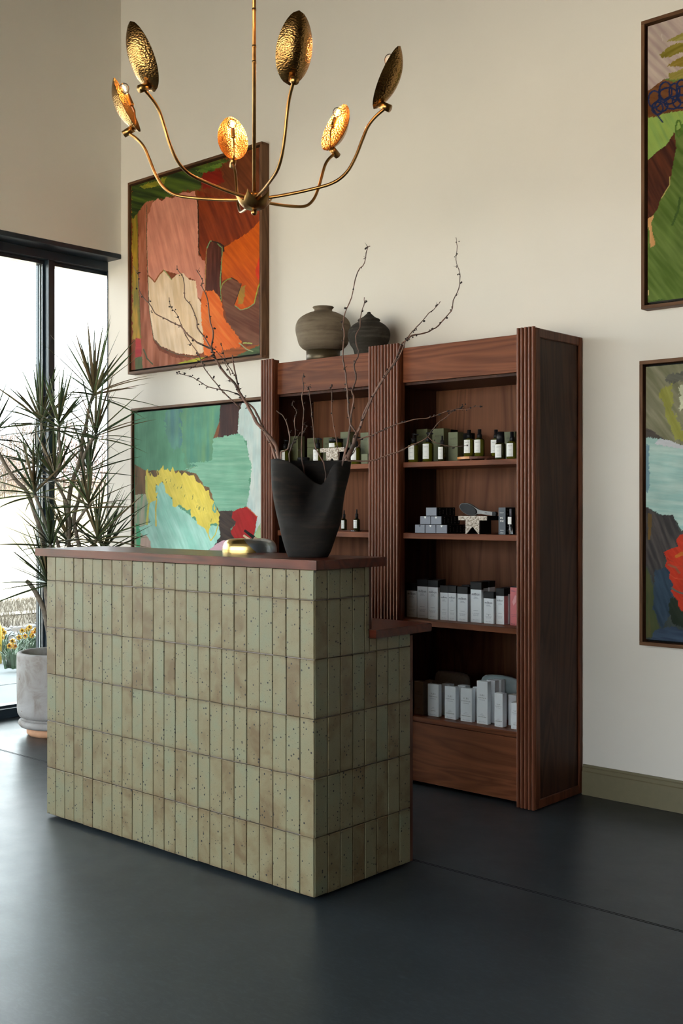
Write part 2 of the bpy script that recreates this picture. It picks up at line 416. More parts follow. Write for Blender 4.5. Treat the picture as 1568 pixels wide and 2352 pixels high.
# ------------------------------------------------------------------ the room
WY, WX, WXG = 4.335, -5.735, -5.87           # back wall, bulkhead face, glazing front
FY, RX, CZ = -1.9, 3.2, 4.6
F2X, F2H = -0.1, 2.7
fl = struct('floor', G().box(-5.99, RX, FY, WY + .12, -.12, 0), M['floor'])
def joint(a, b):
    d = (b - a); d.z = 0; d.normalize(); n = Vector((-d.y, d.x, 0)) * .0016
    p, q = a - d * 1.2, b + d * 1.5; return p, q, n
g = G()
for a, b in ((at_z(956, 1975, 0), at_z(1568, 2145.6, 0)), (at_z(0, 1722, 0), at_z(107, 1748.5, 0))):
    yy = (a.y + b.y) / 2; g.box(-5.85, RX - .05, yy - .0016, yy + .0016, .0002, .0006)
obj('control_joint', g, M['blackmat'], fl)
struct('wall_back', G().box(WXG, RX + .2, WY, WY + .12, -.05, 2.81).box(-6.02, RX + .2, WY, WY + .12, 2.8101, CZ), M['wall'])
struct('wall_right', G().box(RX, RX + .15, FY, WY, -.05, CZ), M['rightwall'])
struct('wall_left', G().box(-6.05, WX, FY, WY, 2.836, CZ), M['wall'])
struct('ceiling', G().box(-6.1, RX + .2, FY - .2, WY + .15, CZ, CZ + .35), M['ceiling'])
g = G().box(-6.05, RX + .15, FY - .15, FY, F2H, CZ).box(F2X, RX + .15, FY - .15, FY, -.05, F2H)
struct('wall_front', g, M['wall'])
struct('trim_3', G().box(WXG - .006, WXG + .0005, WY - .004, WY + .125, .056, 2.751), M['frame'])
struct('wall_beyond', G().box(WXG + .01, RX, WY + .121, 17, -.1, CZ + .35), M['base'])
# baseboard: plain board with a stepped top moulding
pr = [(0, 0), (.016, 0), (.016, .100), (.012, .104), (.012, .118), (.007, .122), (.006, .130), (0, .130)]
def base_board(name, x0, x1):
    g = G().prism([(-a, b) for a, b in pr], (x0, WY, 0), (0, 1, 0), (0, 0, 1), (x1 - x0, 0, 0)); struct(name, g, M['base'])
base_board('baseboard_back', -2.462, RX); base_board('baseboard_corner', -5.735, -4.08)
# ledge under the bulkhead and the glazing
struct('trim_1', G().box(-5.90, WX + .004, FY, WY - .001, 2.806, 2.8359, .003), M['frame'])
fr = M['frame']
def glazing(name, along, a0, a1, mulls, face, out, top=2.806):
    """storefront glazing in a wall: face = plane of its inner side, out = direction of the outside (-1)"""
    def bx(g, a, b, d0, d1, z0, z1, c=.002):
        p, q = face + out * d0, face + out * d1
        return g.box(p, q, a, b, z0, z1, c) if along == 'y' else g.box(a, b, p, q, z0, z1, c)
    g = G(); bx(g, a0, a1, 0, .12, top - .054, top); bx(g, a0, a1, .0, .12, 0, .055); bx(g, a0, a1, .045, .12, top - .076, top - .0535)
    bx(g, a0, a1, .045, .12, .05, .068)
    win = struct(name, g, fr)
    edges = [a0 + .0] + [m for m in mulls] + [a1]
    for m in mulls:
        g = G(); bx(g, m - .022, m + .022, 0, .12, .055, top - .054); bx(g, m - .034, m + .034, .045, .062, .055, top - .054); bx(g, m - .034, m + .034, .092, .12, .055, top - .054)
        mu = obj('mullion', g, fr, win)
        g = G(); bx(g, m - .030, m + .030, .064, .068, .068, top - .076, 0); bx(g, m - .030, m + .030, .084, .09, .068, top - .076, 0); obj('gasket', g, M['gasket'], mu)
    for e, s in ((a0, 1), (a1, -1)):
        g = G(); bx(g, min(e, e + s * .02), max(e, e + s * .02), .0, .12, .055, top - .054); obj('jamb', g, fr, win)
    for p, q in zip(edges[:-1], edges[1:]):
        g = G(); bx(g, p + .018, q - .018, .070, .082, .060, top - .066, 0); obj('pane', g, M['pane'], win)
    return win
glazing('window_1', 'y', FY, WY + .13, [3.918 - 1.52 * k for k in range(4)], WXG, -1)
# 

glazing('window_added', 'x', -5.85, F2X, [-4.7, -3.55, -2.4, -1.0], FY, -1, F2H)  # unseen front glazing, added and sized to light the back wall and desk
# ------------------------------------------------------------------ outdoors
def mk_ground(name, a, b, sc, bump=.4, c=None):
    t = NT(name); v = t.coord((1, 1, 1)); n = t.noise(v, sc, 6, .7); n2 = t.noise(v, sc * .12, 2)
    st = [(.32, (*a, 1)), (.68, (*b, 1))]
    if c: st.append((.8, (*c, 1)))
    t.base(t.ramp(t.mix(.4, n, n2), st)); t.set(Roughness=.9); t.bump(n, bump, .02); return t.m
M['walk'] = mk_ground('walk_concrete', (.155, .17, .18), (.19, .205, .215), 8, .1)
M['mulch'] = mk_ground('bark_mulch', (.018, .013, .010), (.10, .072, .055), 28, 1, (.40, .40, .42))  # pale last stop paints the glare on the mulch
M['straw'] = mk_ground('winter_grass', (.10, .080, .060), (.19, .155, .115), 16, .8)
M['road'] = mk_ground('pale_road', (.46, .42, .36), (.55, .50, .43), 4, .1)
M['field'] = mk_ground('field_grass', (.040, .031, .013), (.092, .074, .040), 3.5, .5)
xs = dict(walk=(-6.0, -8.3), bed=(-8.3, -10.45), grass=(-10.45, -13.7), road=(-13.7, -27))
def ground(name, x0, x1, m, z0=-.03, z1=None, sub=1, y0=-40, y1=60, wave=0):
    z1 = z0 if z1 is None else z1
    nu, nv = (40, 80) if wave else (1, 1)
    def fn(u, v):
        x = x0 + (x1 - x0) * u; y = y0 + (y1 - y0) * v
        return (x, y, z0 + (z1 - z0) * u ** 1.3 + (wave * math.sin(x * .31 + y * .13) * math.sin(y * .07 + 1) * min(1, u * 3) if wave else 0))
    g = G().grid(fn, nu, nv); o = struct(name, g, m, smooth=True); return o
ground('ground', -5.99, -8.3, M['walk']); 
ground('ground_path', -11.55, -11.85, M['road'], -.01)
gr = ground('ground_grass', -10.4, -13.7, M['straw'], -.025)
ground('ground_road', -13.7, -29, M['road'], -.02)
ground('ground_field', -29, -64, M['field'], -.02, 3.0, wave=.12)
ground('ground_far', -64, -150, M['field'], 3.0, 3.2)
struct('ground_bounce', G().box(-5.99, 40, -60, FY - .001, -.3, -.03), M['road'])  # unseen ground added to bounce warm sunlight in through the front glazing
g = G()
for yy in (5.35,): g.box(-8.29, -6.0, yy - .006, yy + .006, -.0295, -.029)
g.box(-7.155, -7.143, 0, 12, -.0295, -.029)
struct('trim_2', g, M['blackmat'])
# flower bed with an uneven surface, and pale chips painting the glare on mulch
def bedz(x, y): return -.02 + .02 * math.sin(x * 5 + y * 3) + .015 * math.sin(y * 9 - x * 4)
g = G().grid(lambda u, v: (-8.3 - 2.15 * u, 1 + 11 * v, bedz(-8.3 - 2.15 * u, 1 + 11 * v) + .03 * min(1, 8 * u * (1 - u))), 40, 160)
o = obj('flower_bed', g, M['mulch'], smooth=True); o['kind'] = 'stuff'; tag(o, 'strip of dark bark mulch outside the window', 'flower bed')
g = G()
for i in range(900):
    x = -8.35 - 2.0 * random.random(); y = 3.5 + 4.5 * random.random(); z = bedz(x, y) + .02; a = random.random() * 3.14; l = random.uniform(.02, .05); w = l * .35
    dx, dy = math.cos(a), math.sin(a); b = len(g.v)
    g.v += [(x - dx * l - dy * w, y - dy * l + dx * w, z), (x + dx * l - dy * w, y + dy * l + dx * w, z + .012), (x + dx * l + dy * w, y + dy * l - dx * w, z + .02), (x - dx * l + dy * w, y - dy * l - dx * w, z + .008), (x, y, z + .035)]
    g.f += [(b, b + 1, b + 4), (b + 1, b + 2, b + 4), (b + 2, b + 3, b + 4), (b + 3, b, b + 4)]
M['chip'] = plain('pale_glare', (.30, .31, .33), .8, var=.3)
o = obj('glare_chip', g, M['chip'], fix=False); o['kind'] = 'stuff'; tag(o, 'pale chips painting the glare over the dark mulch', 'chips')
g = G()
for i in range(7000):
    x = -10.45 - 3.1 * random.random() ** 1.2; y = 5.4 + 5.5 * random.random(); h = random.uniform(.03, .09); a = random.random() * 6.28; w = .006; lx, ly = random.gauss(0, .03), random.gauss(0, .03)
    b = len(g.v); g.v += [(x - w * math.cos(a), y - w * math.sin(a), -.03), (x + w * math.cos(a), y + w * math.sin(a), -.03), (x + lx, y + ly, h)]; g.f.append((b, b + 1, b + 2))
o = obj('grass', g, M['straw'], fix=False); o['kind'] = 'stuff'; tag(o, 'tan winter grass behind the flower bed', 'grass')

M['petal'] = plain('yellow_petal', (.46, .27, .012), .5, var=.2); M['trumpet'] = plain('orange_trumpet', (.46, .16, .006), .5, var=.1)
M['dleaf'] = plain('blue_green_leaf', (.035, .075, .035), .5, var=.3)
random.seed(11)
blooms = [(5, 1447, 'at far left edge of the bed'), (9.5, 1453, 'low beside the leftmost pair'), (5, 1464, 'nearest the yellow post'), (51, 1449, 'slim bud-like bloom right of centre'), (62, 1447, 'large open bloom in the middle'),
          (68, 1441, 'small one above the large open bloom'), (82, 1447, 'open bloom beside the window mullion'), (58, 1461.5, 'orange bloom below the large one'), (72.5, 1460, 'pale bloom right of the orange one'), (44, 1464, 'cream bloom over broad leaves'),
          (29, 1473, 'tall narrow bloom above the left clump'), (22, 1484, 'orange double bloom low on the left'), (32, 1485, 'small amber bloom over the left clump'), (90, 1474, 'bloom just above the planter rim'), (74, 1453, 'tiny orange bud under the mullion bloom'), (92, 1441, 'bloom half hidden by the mullion')]
for i, (px, py, w) in enumerate(blooms):
    bz = .20 if i not in (5,) else .24
    p = at_z(px, py, bz - .03); x, y = p.x, p.y
    fl_ = thing('daffodil', 'yellow daffodil, ' + w, 'flower', (x, y, 0), 'daffodils in the bed outside')
    g = G()
    for k in range(16):
        a = random.random() * 6.28; r0 = random.random() * .06; L = random.uniform(.10, .19); sp = random.uniform(.03, .16); w_ = .009
        bx_, by_ = x + r0 * math.cos(a), y + r0 * math.sin(a); b = len(g.v)
        for s in (0, .5, 1):
            cx_, cy_, cz_ = bx_ + sp * s * s * math.cos(a), by_ + sp * s * s * math.sin(a), L * math.sin(s * 1.5)
            ww = w_ * (1.1 - s); g.v += [(cx_ - ww * math.sin(a), cy_ + ww * math.cos(a), cz_), (cx_ + ww * math.sin(a), cy_ - ww * math.cos(a), cz_)]
        g.f += [(b, b + 1, b + 3, b + 2), (b + 2, b + 3, b + 5, b + 4)]
    obj('leaf', g, M['dleaf'], fl_, fix=False)
    obj('stem', G().tube([(x, y, 0), (x + .005, y, bz * .6), (x, y, bz - .03)], .003, 5), M['dleaf'], fl_)
    c = Vector((x, y, bz - .03)); g = G(); az = random.uniform(-1, 1); f = Vector((math.cos(az), math.sin(az), .2)).normalized() ; f = Vector((.8, -.55, .15)).normalized() if i % 2 else f
    u_ = f.orthogonal().normalized(); v_ = f.cross(u_)
    for k in range(6):
        a = k * math.pi / 3; d_ = u_ * math.cos(a) + v_ * math.sin(a); e_ = f.cross(d_); b = len(g.v); R = .027
        g.v += [tuple(c), tuple(c + d_ * R * .55 + e_ * R * .35), tuple(c + d_ * R + f * .004), tuple(c + d_ * R * .55 - e_ * R * .35)]; g.f.append((b, b + 1, b + 2, b + 3))
    obj('petal', g, M['petal'], fl_, fix=False)
    g = G().tube([c, c + f * .012, c + f * .026], [.006, .008, .012], 9, False); obj('trumpet', g, M['trumpet'] if i in (7, 11, 14, 12) else M['petal'], fl_)
p = at_z(-9, 1524, -.03)
g = G().lathe([(0, 0), (.045, 0), (.045, .30), (.03, .34), (0, .35)], (p.x, p.y, -.03), 20)
o = obj('bollard', g, M['yellowpost'], smooth=True); tag(o, 'short yellow post at the edge of the walk outside', 'post')
# bare shrubs on the rise far behind
M['twig'] = plain('pinkish_twig', (.13, .095, .085), .8, var=.2)
where = ['farthest left', 'just left of the dark mullion', 'behind the dark mullion', 'right of the dark mullion', 'tallest, middle of the right pane', 'shorter, right half of the right pane', 'farthest right, next to the window edge', 'nearer and lowest, at the left edge']
for i in range(8):
    px = -30 + i * 44 if i < 7 else 12; D = 66 + (i % 2) * 4.5 if i < 7 else 58
    p = at_d(px, Y0 - 60, D); u = (-p.x - 29) / 35; gz = -.02 + 3.02 * max(0, min(1, u)) ** 1.3
    hgt = [3.6, 3.2, 4.2, 3.3, 4.6, 3.0, 3.9, 2.2][i]; t_ = thing('bare_tree', 'leafless pinkish tree on the far rise, ' + where[i], 'tree', (p.x, p.y, gz), 'leafless trees along the far rise')
    obj('trunk', G().tube([(p.x, p.y, gz - .25), (p.x + .05, p.y, gz + hgt * .35), (p.x, p.y + .1, gz + hgt * .7)], [.09, .06, .02], 6), M['twig'], t_)
    g = G()
    for k in range(700):
        a = random.random() * 6.28; s = random.random() ** .6; z = gz + hgt * (.02 + .85 * random.random()); rr = .95 * math.sqrt(max(0.05, 1 - ((z - gz) / hgt - .45) ** 2 * 2.6)) * s
        q = Vector((p.x + rr * math.cos(a), p.y + rr * math.sin(a), z)); d_ = Vector((math.cos(a) * .3 + random.gauss(0, .2), math.sin(a) * .3 + random.gauss(0, .2), 1 + random.gauss(0, .3))).normalized() * random.uniform(.3, .7)
        b = len(g.v); o_ = d_.orthogonal().normalized() * .016; o2 = d_.cross(o_).normalized() * .016
        g.v += [tuple(q - o_), tuple(q + o_), tuple(q + d_), tuple(q - o2), tuple(q + o2)]; g.f += [(b, b + 1, b + 2), (b + 3, b + 4, b + 2)]
    c_ = obj('twigs', g, M['twig'], t_, fix=False); c_['kind'] = 'stuff'

# ------------------------------------------------------------------ reception desk
DX0, DX1, DY0, DYU, DY1 = -3.897, -2.421, 2.578, 2.850, 3.070     # ends, front, back of the high part, back of the low part
desk = thing('reception_desk', 'reception desk clad in sage green speckled upright tiles with two walnut tops', 'desk', ((DX0 + DX1) / 2, (DY0 + DY1) / 2, 0))
t_ = .009; e_ = .0014
g = G().box(DX0 + t_ - e_, DX1 - t_ + e_, DY0 + t_ - e_, DYU, .014, 1.046)
g.box(DX1 - .12, DX1 - t_ + e_, DYU, DY1 - .002, .014, .8085); g.box(DX0 + t_ - e_, DX0 + .12, DYU, DY1 - .002, .014, .8085)
obj('grout_core', g, M['grout'], desk, label='grey grouted core behind the tiles')
obj('plinth', G().box(DX0 + .07, DX1 - .05, DY0 + .05, DY1 - .03, 0, .016), M['blackmat'], desk)
obj('back_panel', G().box(DX0 + .02, DX1 - .004, DYU + .0005, DYU + .014, .839, 1.05), M['slab_side'], desk)
obj('back_panel', G().box(DX0 + .02, DX1 - .004, DY1, DY1 + .017, .012, .800), M['slab_side'], desk)
TW, TH_, GR = .0615, .188, .0028
rows = [(.012 + TH_ * k, .012 + TH_ * (k + 1)) for k in range(5)] + [(.952, 1.049)]
def tile_meshes(w, h, tag_):
    out = []
    for v_ in range(5):
        bm = bmesh.new(); bmesh.ops.create_cube(bm, size=1)
        for v in bm.verts: v.co = Vector((v.co.x * (w - GR), v.co.y * t_, v.co.z * (h - GR)))
        bmesh.ops.bevel(bm, geom=[e for e in bm.edges if all(v.co.y < 0 for v in e.verts)], offset=.0016, segments=1, affect='EDGES')
        for v in bm.verts:
            if v.co.y < 0: v.co.y += random.uniform(-.0004, .0004)
            v.co.x += random.uniform(-.0005, .0005); v.co.z += random.uniform(-.0005, .0005)
        me = bpy.data.meshes.new('tile'); bm.to_mesh(me); bm.free(); me.materials.append(M['tile']); out.append(me)
    return out
_tm = {}
def tile(cx, cy, z0, z1, w, face):
    k = (round(w, 4), round(z1 - z0, 4))
    if k not in _tm: _tm[k] = tile_meshes(w, z1 - z0, '')
    me = random.choice(_tm[k])
    rz = {'-y': 0, '+x': math.pi / 2, '-x': -math.pi / 2}[face]
    j = random.uniform(-.0007, .0007)
    off = {'-y': (0, t_ / 2 - .0005 + j, 0), '+x': (-t_ / 2 + .0005 - j, 0, 0), '-x': (t_ / 2 - .0005 + j, 0, 0)}[face]
    inst('tile', me, desk, (cx + off[0] + random.uniform(-.0003, .0003), cy + off[1], (z0 + z1) / 2 + random.uniform(-.0008, .0008)), (0, random.gauss(0, .0016), rz))
for z0, z1 in rows:
    for c in range(24): tile(DX0 + TW * (c + .5), DY0, z0, z1, TW, '-y')
def side(face, X):
    y0 = DY0 + .0035
    for r, (z0, z1) in enumerate(rows):
        lim = DY1 if r < 4 else DYU
        n = 8 if r < 4 else 5
        for c in range(n):
            a, b = y0 + (TW - .0006) * c, y0 + (TW - .0006) * (c + 1); b = min(b, lim - .001) if c == n - 1 else b
            if b - a > .01: tile(X, (a + b) / 2, z0, z1, b - a, face)
    for c in range(5, 8):
        a = y0 + (TW - .0006) * c; b = a + TW if c < 7 else DY1 - .001
        tile(X, (a + b) / 2, rows[4][0], .8095, b - a, face)
    tile(X, (DYU + y0 + (TW - .0006) * 5) / 2, rows[4][0], .8095, y0 + (TW - .0006) * 5 - DYU, face)
side('+x', DX1); side('-x', DX0)
# upper top with rounded back-left corner, lower top
def slab(name, x0, x1, y0, y1, z0, z1, r, lab):
    pts = [(x0, y0), (x1, y0), (x1, y1)] + [(x0 + r - r * math.sin(a), y1 - r + r * math.cos(a)) for a in [k * math.pi / 16 for k in range(9)]]
    me = bmesh.new(); vs = [me.verts.new((x, y, z0)) for x, y in pts]; f = me.faces.new(vs)
    ex = bmesh.ops.extrude_face_region(me, geom=[f]); bmesh.ops.translate(me, verts=[v for v in ex['geom'] if isinstance(v, bmesh.types.BMVert)], vec=(0, 0, z1 - z0))
    bmesh.ops.recalc_face_normals(me, faces=me.faces)
    bmesh.ops.bevel(me, geom=[e for e in me.edges if abs(e.verts[0].co.z - e.verts[1].co.z) < 1e-5], offset=.002, segments=2, affect='EDGES')
    g = G(); me.verts.index_update(); g.v = [tuple(v.co) for v in me.verts]; g.f = [tuple(v.index for v in f.verts) for f in me.faces]; me.free()
    return obj(name, g, M['slab'], desk, label=lab)
slab('worktop', -3.964, DX1 + .022, DY0 - .012, 2.912, 1.0495, 1.0795, .05, 'upper walnut top of the desk')
slab('worktop', DX0 + .03, DX1 + .028, DYU + .0005, 3.155, .8105, .8385, .004, 'lower walnut top of the desk')

# ------------------------------------------------------------------ bookcases
BF, BC, BB = 3.941, 3.976, 4.300                     # faces of the fluted posts, of crown and shelves, of the back panel
SH = [(1.4265, 1.4495), (1.1045, 1.1300), (.7150, .7400), (.2830, .3060)]
def bookcase(x0, x1, lab, right_end):
    b = thing('bookcase', lab, 'bookcase', ((x0 + x1) / 2, (BF + WY) / 2, 0), 'walnut bookcases against the back wall')
    PW = .0905; r = PW / 10
    for s in (0, 1):
        xa = x0 if s == 0 else x1 - PW
        obj('post', G().box(xa + .0005, xa + PW - .0005, BF + .0145, BC + .012, .006, 1.984), M['wal_z'], b)
        for k in range(5):
            cx = xa + r * (2 * k + 1); pts = [(cx - r * .80 * math.cos(a), BF + r - r * math.sin(a)) for a in [math.pi * j / 8 for j in range(9)]]
            pts = [(cx - r * .66, BF + .0146)] + pts + [(cx + r * .66, BF + .0146)]
            g = G().prism([(p[0] - cx, p[1]) for p in pts], (cx, 0, .004), (1, 0, 0), (0, 1, 0), (0, 0, 1.984)); o = obj('flute', g, M['flute'], b, at=(cx, BF, 0))
    ia, ib = x0 + PW, x1 - PW; ja, jb = x0 + .0345, x1 - .0345
    obj('side_panel', G().box(x0 + .012, ja, BC + .0125, BB + .012, .006, 1.975), M['wal_shade'], b)
    obj('side_panel', G().box(jb, x1 - .012, BC + .0125, BB + .012, .006, 1.975), M['wal_shade'], b)
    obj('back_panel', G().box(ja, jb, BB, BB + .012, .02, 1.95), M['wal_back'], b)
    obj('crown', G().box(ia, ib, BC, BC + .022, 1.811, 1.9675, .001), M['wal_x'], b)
    obj('soffit', G().box(ja, jb, BC + .0225, BB, 1.800, 1.815), M['wal_shade'], b)
    obj('top_panel', G().box(x0 + .01, x1 - .01, BC + .0225, BB + .012, 1.9505, 1.9625) if False else G().box(ja, jb, BC + .0225, BB + .030, 1.951, 1.9625), M['wal_x'], b)
    for z0, z1 in SH: obj('shelf', G().box(ia + .0005, ib - .0005, BC, BC + .016, z0, z1, .0015).box(ja + .0005, jb - .0005, BC + .0161, BB - .0005, z0, z1), M['wal_x'], b)
    obj('toe_panel', G().box(ia + .0005, ib - .0005, BC + .002, BC + .022, .016, .2805, .001), M['wal_x'], b)
    obj('bottom_board', G().box(ja, jb, BC + .04, BB, .012, .03), M['wal_shade'], b)
    for X, s in ((x1, 1), (x0, -1)):
        if s == 1 and not right_end or s == -1 and right_end: continue
        q = lambda a, b_: (X - s * a, X - s * b_)
        obj('end_panel', G().box(*q(.010, .0115), BF + .012, WY - .002, .006, 1.975), M['wal_shade'], b) if False else obj('end_panel', G().box(*q(.008, .0118), BF + .02, WY - .003, .006, 1.975), M['wal_shade'], b)
        for nm, ya, yb, za, zb in (('stile', BF + .0095, BF + .036, .004, 1.984), ('stile', WY - .032, WY - .002, .004, 1.984), ('rail', BF + .0362, WY - .0322, .004, .042), ('rail', BF + .0362, WY - .0322, 1.946, 1.984)):
            obj(nm, G().box(*q(0, .0078), ya, yb, za, zb, .003), M['wal_z'], b)
    return b
bookcase(-4.0745, -3.2705, 'left walnut bookcase with fluted posts, behind the black vase, two clay jars on top', False)
bookcase(-3.2695, -2.4655, 'right walnut bookcase with fluted posts and plain end panel in shade-darkened walnut, nearest the right-hand pictures', True)
# ------------------------------------------------------------------ paintings: flat pigment on canvas (colour attribute), oak box frames
def vnoise(x, y, seed):
    xi, yi = np.floor(x).astype(int), np.floor(y).astype(int); fx, fy = x - xi, y - yi
    fx, fy = fx * fx * (3 - 2 * fx), fy * fy * (3 - 2 * fy)
    def h(a, b): 
        n = (a * 374761393 + b * 668265263 + seed * 2147483) & 0x7fffffff; n = ((n ^ (n >> 13)) * 1274126177) & 0x7fffffff; return ((n ^ (n >> 16)) & 0xffff) / 65535.0
    return (h(xi, yi) * (1 - fx) + h(xi + 1, yi) * fx) * (1 - fy) + (h(xi, yi + 1) * (1 - fx) + h(xi + 1, yi + 1) * fx) * fy
def fbm(x, y, seed): return .6 * vnoise(x, y, seed) + .3 * vnoise(x * 2.1, y * 2.1, seed + 1) + .1 * vnoise(x * 4.3, y * 4.3, seed + 2)
def inside(px, py, poly):
    r = np.zeros(px.shape, bool); n = len(poly); ys_ = [p[1] for p in poly]; xs_ = [p[0] for p in poly]
    bb = (px > min(xs_)) & (px < max(xs_)) & (py > min(ys_)) & (py < max(ys_)); full = r; sh = px.shape; px = px[bb]; py = py[bb]; r = np.zeros(px.shape, bool)
    for i in range(n):
        (x1, y1), (x2, y2) = poly[i], poly[(i + 1) % n]
        if y1 == y2: continue
        c = ((y1 > py) != (y2 > py)) & (px < (x2 - x1) * (py - y1) / (y2 - y1) + x1); r ^= c
    full[bb] = r; return full
def near(px, py, line, w):
    r = np.zeros(px.shape, bool)
    for (x1, y1), (x2, y2) in zip(line[:-1], line[1:]):
        dx, dy = x2 - x1, y2 - y1; L = dx * dx + dy * dy + 1e-9; t = np.clip(((px - x1) * dx + (py - y1) * dy) / L, 0, 1)
        r |= (px - x1 - t * dx) ** 2 + (py - y1 - t * dy) ** 2 < (w / 2) ** 2
    return r
def ell(cx, cy, a, b, n=18, rot=0):
    return [(cx + a * math.cos(t) * math.cos(rot) - b * math.sin(t) * math.sin(rot), cy + a * math.cos(t) * math.sin(rot) + b * math.sin(t) * math.cos(rot)) for t in [2 * math.pi * k / n for k in range(n + 1)]]
def mk_canvas():
    t = NT('oil_paint'); a = t.add('Attribute', attribute_name='Col'); n = t.noise(t.coord((1, 1, 1)), 90, 4, .6)
    t.base(a.outputs['Color']); t.set(Roughness=.6); t.b.inputs['Specular IOR Level'].default_value = .12; t.bump(n, .25, .002); return t.m
M['canvas'] = mk_canvas()
PGAIN = 1.0
def painting(name, lab, x0, x1, z0, z1, crop, layers, base, res, xmax=1e9, seed=1):
    yf = WY - .058; t = .015; gap = .011
    p = thing(name, lab, 'painting', ((x0 + x1) / 2, WY - .001, z0))
    for nm, a in (('frame_rail', (x0, x1, z1 - t, z1)), ('frame_rail', (x0, x1, z0, z0 + t))): obj(nm, G().box(a[0], a[1], yf, WY - .001, a[2], a[3], .001), M['oak_x'], p)
    for a, b in ((x0, x0 + t), (x1 - t, x1)): obj('frame_stile', G().box(a, b, yf, WY - .001, z0 + t, z1 - t, .001), M['oak'], p)
    obj('backing', G().box(x0 + t, x1 - t, WY - .012, WY - .002, z0 + t, z1 - t), M['blackmat'], p)
    ca, cb, cc, cd = x0 + t + gap, x1 - t - gap, z0 + t + gap, z1 - t - gap; yc = yf + .008
    nx, nz = res; u = np.linspace(ca, cb, nx); w = np.linspace(cc, cd, nz); X, Z = np.meshgrid(u, w)
    # where each point of the canvas shows in the photograph
    dx, dy, dz = X, np.full_like(X, yc), Z - HC
    dep = dx * DV.x + dy * DV.y; lat = dx * RV.x + dy * RV.y
    PX, PY = CXP + FPX * lat / dep, Y0 - FPX * dz / dep
    over = PX > xmax; PX = np.where(over, xmax - (PX - xmax) * .35 - 2, PX)
    ox, oy, s = crop; U, V = (PX - ox) * s, (PY - oy) * s
    C = np.zeros(X.shape + (3,))
    def lay(mask, c1, c2, ang, fr):
        ca_, sa_ = math.cos(ang), math.sin(ang); a_ = U * ca_ + V * sa_; b_ = -U * sa_ + V * ca_
        k = fbm(a_ / (190 * fr), b_ / (20 * fr), seed * 7 + len(lays)); k = np.clip((k - .28) * 1.7, 0, 1) * .85
        col = np.array(lin(c1))[None, None] * (1 - k[..., None]) + np.array(lin(c2))[None, None] * k[..., None]
        fine = (.93 + .15 * fbm(a_ / 60, b_ / 5, seed + 50)) * (.84 + .32 * fbm(U / 110 + V / 400, V / 150 - U / 500, seed * 3 + len(lays))); col = col * fine[..., None]
        C[mask] = col[mask]
    lays = []
    lay(np.ones(X.shape, bool), *base)
    for L in layers:
        lays.append(1); kind, pts, c1, c2, ang, fr, jag = L[:7]
        jx = (fbm(U / 26, V / 26, 11 + len(lays)) - .5) * 2 * jag; jy = (fbm(U / 9, V / 60, 31 + len(lays)) - .5) * 2.4 * jag
        m = inside(U + jx, V + jy, pts) if kind == 'p' else near(U + jx * .4, V + jy * .4, pts, L[7])
        lay(m, c1, c2, ang, fr)
    g = G(); g.v = np.stack([X, np.full_like(X, yc), Z], -1).reshape(-1, 3).tolist()
    i = np.arange(nx * nz).reshape(nz, nx); g.f = np.stack([i[:-1, :-1], i[:-1, 1:], i[1:, 1:], i[1:, :-1]], -1).reshape(-1, 4).tolist()
    b = len(g.v); g.v += [[ca, yc, cc], [cb, yc, cc], [cb, yc, cd], [ca, yc, cd], [ca, WY - .014, cc], [cb, WY - .014, cc], [cb, WY - .014, cd], [ca, WY - .014, cd]]
    g.f += [[b + 4, b + 5, b + 1, b], [b + 5, b + 6, b + 2, b + 1], [b + 6, b + 7, b + 3, b + 2], [b + 7, b + 4, b, b + 3]]
    o = obj('canvas', g, M['canvas'], p, fix=False)
    at_ = o.data.color_attributes.new('Col', 'FLOAT_COLOR', 'POINT'); cols = np.ones((len(g.v), 4)); cols[:nx * nz, :3] = np.clip(C.reshape(-1, 3) * PGAIN, 0, .95); cols[nx * nz:, :3] = .3
    at_.data.foreach_set('color', cols.ravel())
H, VV = 0.0, math.pi / 2
